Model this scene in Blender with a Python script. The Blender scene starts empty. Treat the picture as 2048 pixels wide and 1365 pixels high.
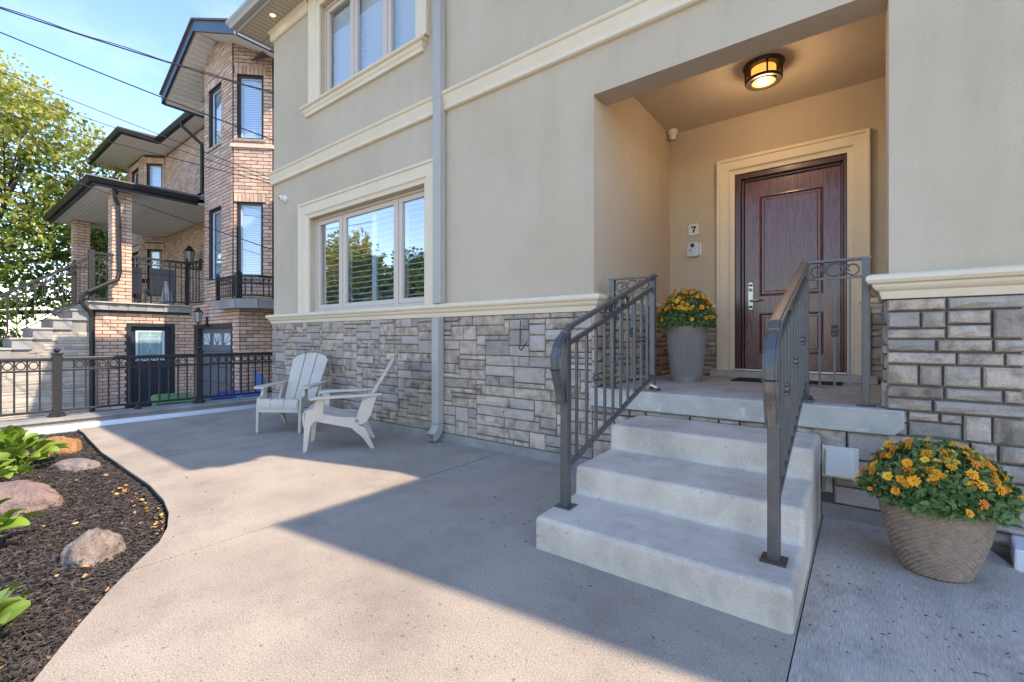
import bpy, math, random
from mathutils import Vector, Matrix
R = math.radians
rnd = random.Random(7)

# ------------------------------------------------------------------ camera, sky, sun, exposure
S = bpy.context.scene
COL = S.collection
cam_d = bpy.data.cameras.new('camera'); cam = bpy.data.objects.new('camera', cam_d); COL.objects.link(cam)
cam.location = (0, 0, 1.15); cam.rotation_euler = (R(90), 0, R(37.555))
cam_d.sensor_width = 36; cam_d.lens = 16.0; cam_d.shift_y = -0.0027
cam_d.clip_start = .05; cam_d.clip_end = 2000
S.camera = cam
SUN = Vector((.927, .2625, 1.0)).normalized()
world = bpy.data.worlds.new('World'); S.world = world; world.use_nodes = True
wn, wl = world.node_tree.nodes, world.node_tree.links
bg = wn['Background']
sky = wn.new('ShaderNodeTexSky'); sky.sky_type = 'NISHITA'; sky.sun_disc = False
sky.sun_elevation = math.asin(SUN.z); sky.sun_rotation = math.atan2(SUN.x, SUN.y)
sky.air_density = 1.0; sky.dust_density = .1; sky.ozone_density = 2.6
tc = wn.new('ShaderNodeTexCoord')
mp = wn.new('ShaderNodeMapping'); mp.inputs['Scale'].default_value = (1.2, 3.0, 7.0); mp.inputs['Rotation'].default_value = (0, R(35), R(20))
cn = wn.new('ShaderNodeTexNoise'); cn.inputs['Scale'].default_value = 1.1; cn.inputs['Detail'].default_value = 6; cn.inputs['Roughness'].default_value = .62
cr = wn.new('ShaderNodeMapRange'); cr.inputs['From Min'].default_value = .54; cr.inputs['From Max'].default_value = .90; cr.inputs['To Max'].default_value = .07
mx = wn.new('ShaderNodeMix'); mx.data_type = 'RGBA'
wl.new(tc.outputs['Generated'], mp.inputs['Vector']); wl.new(mp.outputs[0], cn.inputs['Vector']); wl.new(cn.outputs['Fac'], cr.inputs['Value'])
wl.new(cr.outputs[0], mx.inputs['Factor']); wl.new(sky.outputs[0], mx.inputs['A']); mx.inputs['B'].default_value = (9, 9.4, 10, 1)
hs = wn.new('ShaderNodeHueSaturation'); hs.inputs['Hue'].default_value = .508; hs.inputs['Saturation'].default_value = 1.14; hs.inputs['Value'].default_value = .96
wl.new(mx.outputs['Result'], hs.inputs['Color']); wl.new(hs.outputs[0], bg.inputs['Color']); bg.inputs['Strength'].default_value = .15
sd = bpy.data.lights.new('sun', 'SUN'); sd.energy = 2.0; sd.angle = R(.55); sd.color = (1, .94, .85)
sun = bpy.data.objects.new('sun', sd); COL.objects.link(sun); sun.rotation_euler = SUN.to_track_quat('Z', 'Y').to_euler(); sun.location = (10, 5, 20)
S.view_settings.view_transform = 'Standard'; S.view_settings.look = 'None'; S.view_settings.gamma = 1
S.view_settings.use_curve_mapping = False; S.view_settings.exposure = 1.92
try:
    S.view_settings.use_white_balance = True; S.view_settings.white_balance_temperature = 7600; S.view_settings.white_balance_tint = 13
except AttributeError: pass
S.render.engine = 'CYCLES'; S.cycles.max_bounces = 8; S.cycles.diffuse_bounces = 3; S.cycles.transparent_max_bounces = 12
S.render.resolution_x = 1024; S.render.resolution_y = 682

# ------------------------------------------------------------------ materials
def mat(name, col, rough=.8, col2=None, scale=4.0, lo=.35, hi=.65, var=.0, tint=0.0, bump=0.0, bscale=60, metal=0.0, spec=.5,
        fine=0.0, fscale=300, aniso=None, coat=0, detail=6, speck=None, hue=None, sss=0, stain=None):
    m = bpy.data.materials.new(name); m.use_nodes = True
    N, L = m.node_tree.nodes, m.node_tree.links
    b = N['Principled BSDF']; b.inputs['Roughness'].default_value = rough; b.inputs['Metallic'].default_value = metal
    b.inputs['Specular IOR Level'].default_value = spec; b.inputs['Coat Weight'].default_value = coat; b.inputs['Coat Roughness'].default_value = .15
    geo = N.new('ShaderNodeNewGeometry'); vec = geo.outputs['Position']
    if aniso:
        mpn = N.new('ShaderNodeMapping'); mpn.inputs['Scale'].default_value = aniso; L.new(vec, mpn.inputs['Vector']); vec = mpn.outputs[0]
    c = None
    if col2:
        n = N.new('ShaderNodeTexNoise'); n.inputs['Scale'].default_value = scale; n.inputs['Detail'].default_value = detail; n.inputs['Roughness'].default_value = .6
        L.new(vec, n.inputs['Vector'])
        mr = N.new('ShaderNodeMapRange'); mr.inputs['From Min'].default_value = lo; mr.inputs['From Max'].default_value = hi; L.new(n.outputs['Fac'], mr.inputs['Value'])
        x = N.new('ShaderNodeMix'); x.data_type = 'RGBA'; x.inputs['A'].default_value = (*col, 1); x.inputs['B'].default_value = (*col2, 1)
        L.new(mr.outputs[0], x.inputs['Factor']); c = x.outputs['Result']
    else:
        x = N.new('ShaderNodeRGB'); x.outputs[0].default_value = (*col, 1); c = x.outputs[0]
    fac = None
    if tint or hue:   # per-object / per-piece variation
        oi = N.new('ShaderNodeObjectInfo'); at = N.new('ShaderNodeAttribute'); at.attribute_name = 'tint'
        ad = N.new('ShaderNodeMath'); ad.operation = 'ADD'; L.new(oi.outputs['Random'], ad.inputs[0]); L.new(at.outputs['Fac'], ad.inputs[1])
        fr = N.new('ShaderNodeMath'); fr.operation = 'FRACT'; L.new(ad.outputs[0], fr.inputs[0]); fac = fr.outputs[0]
        if hue:
            x = N.new('ShaderNodeMix'); x.data_type = 'RGBA'; x.inputs['B'].default_value = (*hue, 1); L.new(c, x.inputs['A'])
            m2 = N.new('ShaderNodeMath'); m2.operation = 'MULTIPLY'; m2.inputs[1].default_value = 7.31; L.new(fac, m2.inputs[0])
            f2 = N.new('ShaderNodeMath'); f2.operation = 'FRACT'; L.new(m2.outputs[0], f2.inputs[0]); L.new(f2.outputs[0], x.inputs['Factor']); c = x.outputs['Result']
        if tint:
            mr = N.new('ShaderNodeMapRange'); mr.inputs['To Min'].default_value = 1 - tint; mr.inputs['To Max'].default_value = 1 + tint; L.new(fac, mr.inputs['Value'])
            h = N.new('ShaderNodeVectorMath'); h.operation = 'SCALE'; L.new(c, h.inputs[0]); L.new(mr.outputs[0], h.inputs['Scale']); c = h.outputs[0]
    if fine:
        n = N.new('ShaderNodeTexNoise'); n.inputs['Scale'].default_value = fscale; n.inputs['Detail'].default_value = 3; L.new(vec, n.inputs['Vector'])
        mr = N.new('ShaderNodeMapRange'); mr.inputs['From Min'].default_value = .3; mr.inputs['From Max'].default_value = .7
        mr.inputs['To Min'].default_value = 1 - fine; mr.inputs['To Max'].default_value = 1 + fine; L.new(n.outputs['Fac'], mr.inputs['Value'])
        h = N.new('ShaderNodeVectorMath'); h.operation = 'SCALE'; L.new(c, h.inputs[0]); L.new(mr.outputs[0], h.inputs['Scale']); c = h.outputs[0]
    if speck:
        scol, ssc, sth = speck
        n = N.new('ShaderNodeTexNoise'); n.inputs['Scale'].default_value = ssc; n.inputs['Detail'].default_value = 5; L.new(vec, n.inputs['Vector'])
        mr = N.new('ShaderNodeMapRange'); mr.inputs['From Min'].default_value = sth; mr.inputs['From Max'].default_value = sth + .06; L.new(n.outputs['Fac'], mr.inputs['Value'])
        x = N.new('ShaderNodeMix'); x.data_type = 'RGBA'; x.inputs['B'].default_value = (*scol, 1); L.new(c, x.inputs['A']); L.new(mr.outputs[0], x.inputs['Factor']); c = x.outputs['Result']
    if stain:                                       # weathering: soft darker patches or streaks with their own shape
        sc_, th_, st_, an_ = stain
        mq = N.new('ShaderNodeMapping'); mq.inputs['Scale'].default_value = an_; L.new(geo.outputs['Position'], mq.inputs['Vector'])
        n = N.new('ShaderNodeTexNoise'); n.inputs['Scale'].default_value = sc_; n.inputs['Detail'].default_value = 9; n.inputs['Roughness'].default_value = .68; L.new(mq.outputs[0], n.inputs['Vector'])
        mr = N.new('ShaderNodeMapRange'); mr.inputs['From Min'].default_value = th_; mr.inputs['From Max'].default_value = th_ + .18; mr.inputs['To Min'].default_value = 1; mr.inputs['To Max'].default_value = 1 - st_; L.new(n.outputs['Fac'], mr.inputs['Value'])
        h = N.new('ShaderNodeVectorMath'); h.operation = 'SCALE'; L.new(c, h.inputs[0]); L.new(mr.outputs[0], h.inputs['Scale']); c = h.outputs[0]
    L.new(c, b.inputs['Base Color'])
    if bump:
        n = N.new('ShaderNodeTexNoise'); n.inputs['Scale'].default_value = bscale; n.inputs['Detail'].default_value = 5; L.new(vec, n.inputs['Vector'])
        bp = N.new('ShaderNodeBump'); bp.inputs['Strength'].default_value = min(1, bump); bp.inputs['Distance'].default_value = .006 * max(1, bump)
        L.new(n.outputs['Fac'], bp.inputs['Height']); L.new(bp.outputs[0], b.inputs['Normal'])
    return m

def wood_mat(name):
    m = mat(name, (.045, .013, .013), rough=.33, spec=.6, coat=.5)
    N, L = m.node_tree.nodes, m.node_tree.links; b = N['Principled BSDF']
    geo = N.new('ShaderNodeNewGeometry'); mpn = N.new('ShaderNodeMapping'); mpn.inputs['Scale'].default_value = (9, 9, .9); L.new(geo.outputs['Position'], mpn.inputs['Vector'])
    n = N.new('ShaderNodeTexNoise'); n.inputs['Scale'].default_value = 1.1; n.inputs['Detail'].default_value = 2; L.new(mpn.outputs[0], n.inputs['Vector'])
    mu = N.new('ShaderNodeMath'); mu.operation = 'MULTIPLY'; mu.inputs[1].default_value = 20; L.new(n.outputs['Fac'], mu.inputs[0])
    pi = N.new('ShaderNodeMath'); pi.operation = 'PINGPONG'; pi.inputs[1].default_value = 1; L.new(mu.outputs[0], pi.inputs[0])
    n2 = N.new('ShaderNodeTexNoise'); n2.inputs['Scale'].default_value = 9; n2.inputs['Detail'].default_value = 4; L.new(mpn.outputs[0], n2.inputs['Vector'])
    ad = N.new('ShaderNodeMath'); ad.operation = 'MULTIPLY_ADD'; ad.inputs[1].default_value = .6; L.new(n2.outputs['Fac'], ad.inputs[0]); L.new(pi.outputs[0], ad.inputs[2])
    mr = N.new('ShaderNodeMapRange'); mr.inputs['From Min'].default_value = .25; mr.inputs['From Max'].default_value = .85; L.new(ad.outputs[0], mr.inputs['Value'])
    x = N.new('ShaderNodeMix'); x.data_type = 'RGBA'; x.inputs['A'].default_value = (.05, .010, .012, 1); x.inputs['B'].default_value = (.15, .036, .038, 1)
    L.new(mr.outputs[0], x.inputs['Factor']); L.new(x.outputs['Result'], b.inputs['Base Color'])
    bp = N.new('ShaderNodeBump'); bp.inputs['Strength'].default_value = .35; bp.inputs['Distance'].default_value = .002; L.new(mr.outputs[0], bp.inputs['Height']); L.new(bp.outputs[0], b.inputs['Normal'])
    return m

def glass_mat(name, refl=.3, tintc=(.9, .95, 1)):
    m = bpy.data.materials.new(name); m.use_nodes = True; N, L = m.node_tree.nodes, m.node_tree.links
    N.remove(N['Principled BSDF']); out = N['Material Output']
    t = N.new('ShaderNodeBsdfTransparent'); t.inputs[0].default_value = (*tintc, 1)
    g = N.new('ShaderNodeBsdfGlossy'); g.inputs['Roughness'].default_value = .01; g.inputs['Color'].default_value = (1, 1, 1, 1)
    fr = N.new('ShaderNodeFresnel'); fr.inputs['IOR'].default_value = 1.5
    ad = N.new('ShaderNodeMath'); ad.operation = 'ADD'; ad.use_clamp = True; ad.inputs[1].default_value = refl; L.new(fr.outputs[0], ad.inputs[0])
    gn = N.new('ShaderNodeNewGeometry'); fm = N.new('ShaderNodeMath'); fm.operation = 'SUBTRACT'; fm.inputs[0].default_value = 1; L.new(gn.outputs['Backfacing'], fm.inputs[1])
    f3 = N.new('ShaderNodeMath'); f3.operation = 'MULTIPLY'; L.new(ad.outputs[0], f3.inputs[0]); L.new(fm.outputs[0], f3.inputs[1]); ad = f3
    mxs = N.new('ShaderNodeMixShader'); L.new(ad.outputs[0], mxs.inputs[0]); L.new(t.outputs[0], mxs.inputs[1]); L.new(g.outputs[0], mxs.inputs[2]); L.new(mxs.outputs[0], out.inputs['Surface'])
    return m

def emit_mat(name, col, st, base=(.8, .7, .5)):
    m = bpy.data.materials.new(name); m.use_nodes = True; b = m.node_tree.nodes['Principled BSDF']
    b.inputs['Base Color'].default_value = (*base, 1); b.inputs['Emission Color'].default_value = (*col, 1); b.inputs['Emission Strength'].default_value = st
    return m

def leaf_mat(name, a, b_, rough=.5, trans=.35):
    m = bpy.data.materials.new(name); m.use_nodes = True; N, L = m.node_tree.nodes, m.node_tree.links
    p = N['Principled BSDF']; p.inputs['Roughness'].default_value = rough; out = N['Material Output']
    at = N.new('ShaderNodeAttribute'); at.attribute_name = 'tint'; oi = N.new('ShaderNodeObjectInfo')
    geo = N.new('ShaderNodeNewGeometry'); n = N.new('ShaderNodeTexNoise'); n.inputs['Scale'].default_value = .5; n.inputs['Detail'].default_value = 3; L.new(geo.outputs['Position'], n.inputs['Vector'])
    x = N.new('ShaderNodeMix'); x.data_type = 'RGBA'; x.inputs['A'].default_value = (*a, 1); x.inputs['B'].default_value = (*b_, 1); L.new(at.outputs['Fac'], x.inputs['Factor'])
    mr = N.new('ShaderNodeMapRange'); mr.inputs['To Min'].default_value = .8; mr.inputs['To Max'].default_value = 1.2; L.new(oi.outputs['Random'], mr.inputs['Value'])
    h = N.new('ShaderNodeVectorMath'); h.operation = 'SCALE'; L.new(x.outputs['Result'], h.inputs[0]); L.new(mr.outputs[0], h.inputs['Scale'])
    L.new(h.outputs[0], p.inputs['Base Color'])
    t = N.new('ShaderNodeBsdfTranslucent'); L.new(h.outputs[0], t.inputs[0])
    ms = N.new('ShaderNodeMixShader'); ms.inputs[0].default_value = trans; L.new(p.outputs[0], ms.inputs[1]); L.new(t.outputs[0], ms.inputs[2]); L.new(ms.outputs[0], out.inputs['Surface'])
    return m

MT = dict(
    stucco=mat('stucco', (.535, .425, .305), .92, (.585, .475, .35), .9, bump=.9, bscale=130, fine=.07, fscale=170, stain=(1.6, .50, .07, (3, 3, .5))),
    trim=mat('cream_trim', (.74, .60, .43), .75, (.78, .65, .48), 3, bump=.08, bscale=90),
    soffit=mat('tan_soffit', (.55, .46, .33), .6),
    bounceconc=mat('bounce_pavement', (.36, .33, .29), .9, (.30, .275, .24), 2, bump=.5, bscale=60, fine=.15),  # paving kept pale so the ground bounces extra light onto the houses
    mortar2=mat('grey_mortar', (.20, .185, .175), .95, bump=.3, bscale=120),
    frame=mat('window_vinyl', (.62, .51, .42), .5),
    metalgrey=mat('grey_gutter_metal', (.40, .365, .32), .45, (.44, .40, .355), 5),
    stone=mat('ashlar_stone', (.52, .395, .29), .9, (.11, .08, .062), 9, .44, .70, tint=.22, hue=(.37, .315, .27), bump=1.2, bscale=26, fine=.16, fscale=110),
    mortar=mat('dark_mortar', (.13, .12, .115), .95, bump=.3, bscale=120),
    conc=mat('broom_concrete', (.425, .35, .275), .92, (.33, .27, .21), 1.3, bump=.7, bscale=260, fine=.36, fscale=170, speck=((.20, .165, .13), 48, .64), stain=(1.5, .50, .22, (1, 1, 1))),
    conc2=mat('brushed_concrete', (.57, .48, .39), .92, (.44, .37, .30), .12, bump=.6, bscale=9, fine=.28, fscale=9, aniso=(34, 2.0, 34), speck=((.20, .17, .15), 3, .70), stain=(2.6, .50, .38, (1, .7, 1))),
    stepc=mat('step_concrete', (.66, .56, .45), .88, (.51, .43, .345), 3.0, bump=.5, bscale=160, fine=.10, fscale=140, speck=((.42, .36, .29), 26, .66), stain=(3.2, .50, .24, (1, 1, .8))),
    slabc=mat('slab_concrete', (.52, .48, .42), .85, (.38, .355, .31), 4.2, bump=.35, bscale=110, fine=.08, fscale=240, speck=((.56, .55, .52), 13, .60)),
    curb=mat('curb_concrete', (.34, .31, .28), .9, (.22, .20, .18), 3, bump=.6, bscale=40, fine=.1),
    iron=mat('railing_iron', (.078, .079, .083), .36, (.12, .12, .12), 14, .5, .8, metal=.3, spec=.8, bump=.05, bscale=80),
    ironcap=mat('worn_railing_cap', (.10, .10, .105), .4, (.21, .18, .15), 9, .45, .65, metal=.45, spec=.7, aniso=(4, 4, .6)),
    rust=mat('rusty_plate', (.13, .055, .03), .85, (.06, .045, .04), 30, bump=.5),
    black=mat('black_aluminium', (.022, .021, .021), .45, spec=.4),
    blackb=mat('dark_window_frame', (.022, .026, .032), .4),
    door=wood_mat('mahogany_door'),
    doorframe=mat('dark_door_frame', (.10, .028, .028), .35, coat=.4, aniso=(9, 9, 1), col2=(.045, .013, .013), scale=6),
    satin=mat('satin_nickel', (.55, .53, .48), .35, metal=.8),
    white=mat('white_plastic', (.78, .71, .61), .4),
    chair=mat('light_grey_resin', (.58, .50, .41), .55, (.52, .45, .37), 3, bump=.05, bscale=120),
    glass=glass_mat('window_glass', .36), glassU=glass_mat('upper_window_glass', .12), glass2=glass_mat('blind_glass', .22),
    shutter=mat('white_shutter', (.85, .84, .80), .4), blind=mat('pale_blind', (.58, .66, .70), .6),
    brick=mat('pink_clay_brick', (.61, .385, .285), .9, (.52, .315, .23), 9, tint=.16, hue=(.66, .47, .36), bump=.3, bscale=90, fine=.14, fscale=70, speck=((.16, .09, .07), 20, .68)),
    bmortar=mat('brown_mortar', (.085, .06, .05), .95),
    tile=mat('slate_tile', (.30, .29, .28), .8, (.24, .235, .23), 4, tint=.12, bump=.3, bscale=50),
    lstone=mat('limestone', (.47, .41, .335), .9, (.36, .31, .26), 6, tint=.2, bump=.7, bscale=30),
    shingle=mat('roof_shingle', (.20, .14, .11), .95, (.12, .09, .08), 25, bump=.8, bscale=60),
    wsoffit=mat('white_soffit', (.80, .77, .71), .6), bluemetal=mat('dark_blue_fascia', (.03, .05, .075), .4),
    asphalt=mat('asphalt', (.055, .054, .052), .95, (.04, .04, .04), 3, bump=.5, bscale=150, fine=.2),
    lawn=mat('lawn', (.05, .085, .025), .95, (.035, .06, .02), 2, bump=1, bscale=80),
    soil=mat('dark_soil', (.018, .015, .014), .95, bump=1, bscale=60),
    chip=mat('black_mulch', (.030, .023, .019), .75, tint=.6, hue=(.075, .057, .046), bump=.3, bscale=90),
    wicker=mat('taupe_wicker', (.36, .245, .17), .55, (.25, .165, .115), 30, fine=.12, fscale=160),
    ribpot=mat('grey_ribbed_plastic', (.27, .235, .205), .45),
    potdark=mat('dark_pot_soil', (.02, .016, .013), .9),
    mat_rub=mat('black_doormat', (.02, .02, .022), .9, bump=1, bscale=150),
    wire=mat('black_cable', (.02, .02, .02), .6),
    petal=mat('yellow_orange_petal', (.88, .30, .008), .55, (.92, .44, .015), 40, tint=.12), core=mat('orange_core', (.62, .17, .01), .8),
    mumleaf=leaf_mat('mum_leaf', (.09, .18, .04), (.26, .37, .13)), hosta=leaf_mat('hosta_leaf', (.16, .26, .03), (.30, .40, .06), .4, .3),
    treeleaf=leaf_mat('tree_leaf', (.11, .20, .035), (.55, .48, .11), .55, .45), treeleaf2=leaf_mat('dark_tree_leaf', (.05, .10, .02), (.16, .23, .04)),
    bark=mat('bark', (.09, .07, .055), .95, (.05, .04, .03), 8, bump=1, bscale=30),
    binG=mat('green_bin_plastic', (.06, .22, .08), .5), binB=mat('blue_bin_plastic', (.012, .05, .24), .45), binB2=mat('light_blue_plastic', (.05, .17, .36), .5),
    glow=emit_mat('lamp_bulb', (1, .62, .22), 2.5), amber=mat('amber_glass', (.75, .55, .30), .3), bronze=mat('dark_bronze', (.035, .025, .02), .4, metal=.4),
    beige=mat('beige_panel', (.5, .47, .42), .6), garage=mat('grey_garage_door', (.14, .15, .17), .5), navy=mat('navy_door', (.02, .028, .045), .4),
    artglass=mat('decorative_glass', (.25, .40, .42), .2, (.16, .30, .33), 5), lead=mat('silver_caming', (.6, .62, .62), .4),
    statue=mat('pale_statue', (.5, .52, .54), .7, (.25, .28, .32), 14), dleaf=mat('dry_leaf', (.55, .22, .05), .7, tint=.35, hue=(.50, .34, .14)),
    pvc=mat('white_pipe', (.72, .73, .75), .45), cush=mat('grey_cushion', (.16, .155, .15), .8),
    ink=mat('tile_ink', (.03, .03, .035), .5), tilew=mat('ceramic_white', (.68, .66, .60), .25), inkb=mat('brown_tile_ink', (.14, .08, .04), .4),
)
def rockmat(n, a, b): return mat(n, a, .9, b, 14, .38, .6, bump=2.2, bscale=45, fine=.25, fscale=120, speck=(tuple(c * .45 for c in b), 26, .62))

# ------------------------------------------------------------------ geometry helpers
class G:
    def __init__(s): s.v = []; s.f = []; s.m = []; s.t = []
    def add(s, vs, fs, mi=0, t=0.0):
        o = len(s.v); s.v += [tuple(v) for v in vs]; s.f += [tuple(i + o for i in f) for f in fs]; s.m += [mi] * len(fs); s.t += [t] * len(fs); return s
    def box(s, x0, x1, y0, y1, z0, z1, M=None, mi=0, t=0.0):
        vs = [Vector((x, y, z)) for z in (z0, z1) for y in (y0, y1) for x in (x0, x1)]
        if M: vs = [M @ v for v in vs]
        return s.add(vs, [(0, 2, 3, 1), (4, 5, 7, 6), (0, 1, 5, 4), (1, 3, 7, 5), (3, 2, 6, 7), (2, 0, 4, 6)], mi, t)
    def prism(s, poly, a, b, M=None, mi=0):     # poly in XY, extruded in Z from a to b
        n = len(poly); vs = [Vector((p[0], p[1], a)) for p in poly] + [Vector((p[0], p[1], b)) for p in poly]
        if M: vs = [M @ v for v in vs]
        return s.add(vs, [tuple(range(n - 1, -1, -1)), tuple(range(n, 2 * n))] + [(i, (i + 1) % n, n + (i + 1) % n, n + i) for i in range(n)], mi)
    def tube(s, pts, r, n=8, mi=0, cap=True, closed=False):
        pts = [Vector(p) for p in pts]; N = len(pts); rings = []; up = None
        for i, p in enumerate(pts):
            if closed: d = (pts[(i + 1) % N] - pts[i - 1]).normalized()
            else: d = (pts[min(i + 1, N - 1)] - pts[max(i - 1, 0)]).normalized()
            if up is None:
                up = Vector((0, 0, 1)) if abs(d.z) < .9 else Vector((1, 0, 0))
            a = d.cross(up)
            if a.length < 1e-4: a = d.cross(Vector((0, 1, 0)))
            a.normalize(); b = a.cross(d).normalized(); up = b
            rr = r[i] if isinstance(r, (list, tuple)) else r
            rings.append([p + (a * math.cos(2 * math.pi * k / n) + b * math.sin(2 * math.pi * k / n)) * rr for k in range(n)])
        vs = [v for q in rings for v in q]; fs = []
        for i in range(N if closed else N - 1):
            j = (i + 1) % N
            for k in range(n): fs.append((i * n + k, j * n + k, j * n + (k + 1) % n, i * n + (k + 1) % n))
        if cap and not closed: fs += [tuple(range(n)), tuple(range((N - 1) * n, N * n))[::-1]]
        return s.add(vs, fs, mi)
    def lathe(s, prof, n=24, c=(0, 0, 0), M=None, mi=0, fr=None, cap=True):
        vs = []
        for r, z in prof:
            for k in range(n):
                a = 2 * math.pi * k / n; rr = r * (fr(a, z) if fr else 1)
                v = Vector((c[0] + rr * math.cos(a), c[1] + rr * math.sin(a), c[2] + z)); vs.append(M @ v if M else v)
        fs = [(i * n + k, i * n + (k + 1) % n, (i + 1) * n + (k + 1) % n, (i + 1) * n + k) for i in range(len(prof) - 1) for k in range(n)]
        if cap: fs += [tuple(range(n))[::-1], tuple(range((len(prof) - 1) * n, len(prof) * n))]
        return s.add(vs, fs, mi)
    def sweep(s, path, prof, caps=True, mi=0):   # path in XY (outward = right-hand side), prof [(out, z)]
        P = [Vector((p[0], p[1], 0)) for p in path]; rows = []
        for i, p in enumerate(P):
            d0 = (P[i] - P[i - 1]).normalized() if i > 0 else None; d1 = (P[i + 1] - P[i]).normalized() if i < len(P) - 1 else None
            n0 = Vector((d0.y, -d0.x, 0)) if d0 else None; n1 = Vector((d1.y, -d1.x, 0)) if d1 else None
            if n0 is None: m = n1
            elif n1 is None: m = n0
            else: m = (n0 + n1) / (1 + n0.dot(n1))
            rows.append([p + m * o + Vector((0, 0, z)) for o, z in prof])
        k = len(prof); vs = [v for r_ in rows for v in r_]
        fs = [(i * k + j, (i + 1) * k + j, (i + 1) * k + (j + 1) % k, i * k + (j + 1) % k) for i in range(len(P) - 1) for j in range(k)]
        if caps: fs += [tuple(range(k))[::-1], tuple(range((len(P) - 1) * k, len(P) * k))]
        return s.add(vs, fs, mi)

def mesh_of(name, g, mats, smooth=False, tint=False):
    me = bpy.data.meshes.new(name); me.from_pydata(g.v, [], g.f)
    for m in (mats if isinstance(mats, (list, tuple)) else [mats]): me.materials.append(m)
    if any(g.m): me.polygons.foreach_set('material_index', g.m)
    if tint:
        at = me.attributes.new('tint', 'FLOAT', 'FACE'); at.data.foreach_set('value', g.t)
    if smooth: me.polygons.foreach_set('use_smooth', [True] * len(me.polygons))
    me.update(); return me
def link(name, me, parent=None, loc=None, rot=None, M=None):
    o = bpy.data.objects.new(name, me); COL.objects.link(o)
    if parent: o.parent = parent
    if M is not None: o.matrix_local = M
    else:
        if loc: o.location = loc
        if rot: o.rotation_euler = rot
    return o
def bevel(o, w=.004, seg=2, ang=35):
    b = o.modifiers.new('bevel', 'BEVEL'); b.width = w; b.segments = seg; b.limit_method = 'ANGLE'; b.angle_limit = R(ang)
    return o
def obj(name, g, m, parent=None, smooth=False, bev=0, seg=2, tint=False, **kw):
    me = mesh_of(name, g, m, smooth, tint)
    if parent is not None and parent.get('_ofs') is not None:
        o_ = Vector(parent['_ofs']); me.transform(Matrix.Translation(-o_))
    o = link(name, me, parent)
    if bev: bevel(o, bev, seg)
    for k, v in kw.items(): o[k] = v
    return o
def thing(name, label, cat, loc=(0, 0, 0), rz=0, group=None, world_geo=True):
    o = bpy.data.objects.new(name, None); COL.objects.link(o); o.location = loc; o.rotation_euler = (0, 0, rz); o.empty_display_size = .2
    o['label'] = label; o['category'] = cat
    if group: o['group'] = group
    if world_geo: o['_ofs'] = tuple(loc)       # parts are written in world coordinates, shifted to the empty
    return o
def tag(o, label, cat, group=None):
    o['label'] = label; o['category'] = cat
    if group: o['group'] = group
    return o
def struct(o): o['kind'] = 'structure'; return o
def sub(parent, name, g, m, **kw):              # sub-part under a mesh part whose local frame is the thing's
    root = parent.parent
    ofs = root.get('_ofs') if root else None
    sm, bv = kw.pop('smooth', False), kw.pop('bev', 0)
    me = mesh_of(name, g, m, sm, kw.pop('tint', False))
    if ofs is not None: me.transform(Matrix.Translation(-Vector(ofs)))
    o = link(name, me, parent)
    if bv: bevel(o, bv)
    return o

def grid_wall(g, M, u0, u1, z0, z1, holes, th, mi=0):   # wall in local u (x), depth v (y, 0..th inward), z
    us = sorted({u0, u1, *[min(max(h[i], u0), u1) for h in holes for i in (0, 1)]}); zs = sorted({z0, z1, *[min(max(h[i], z0), z1) for h in holes for i in (2, 3)]})
    def solid(i, j):
        if i < 0 or j < 0 or i >= len(us) - 1 or j >= len(zs) - 1: return False
        u = (us[i] + us[i + 1]) / 2; z = (zs[j] + zs[j + 1]) / 2
        return not any(h[0] < u < h[1] and h[2] < z < h[3] for h in holes)
    for i in range(len(us) - 1):
        for j in range(len(zs) - 1):
            if not solid(i, j): continue
            a, b, c, d = us[i], us[i + 1], zs[j], zs[j + 1]
            q = lambda pts, g=g: g.add([M @ Vector(p) for p in pts], [(0, 1, 2, 3)], mi)
            q([(a, 0, c), (b, 0, c), (b, 0, d), (a, 0, d)]); q([(b, th, c), (a, th, c), (a, th, d), (b, th, d)])
            if not solid(i - 1, j): q([(a, th, c), (a, 0, c), (a, 0, d), (a, th, d)])
            if not solid(i + 1, j): q([(b, 0, c), (b, th, c), (b, th, d), (b, 0, d)])
            if not solid(i, j - 1): q([(a, 0, c), (a, th, c), (b, th, c), (b, 0, c)])
            if not solid(i, j + 1): q([(a, 0, d), (b, 0, d), (b, th, d), (a, th, d)])
    return g
def wall_frame(x, y, dx, dy):                    # local x along (dx,dy); outward normal = right-hand side = local -y
    d = Vector((dx, dy, 0)).normalized(); n = Vector((-d.y, d.x, 0))
    return Matrix(((d.x, n.x, 0, x), (d.y, n.y, 0, y), (0, 0, 1, 0), (0, 0, 0, 1)))
FW = Vector((-.6095, .7928, 0)); RT = Vector((.7928, .6095, 0))
def pxsize(p, size):
    q = Vector(p) - Vector((0, 0, 1.15)); d = q.dot(FW)
    if d < .3: return 0
    u = 1024 + 910 * q.dot(RT) / d; v = 677 - 910 * q.z / d
    s = size * 910 / d
    return s if (-20 < u < 2068 and -20 < v < 1385) else s * .02
_uid = {}
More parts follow.
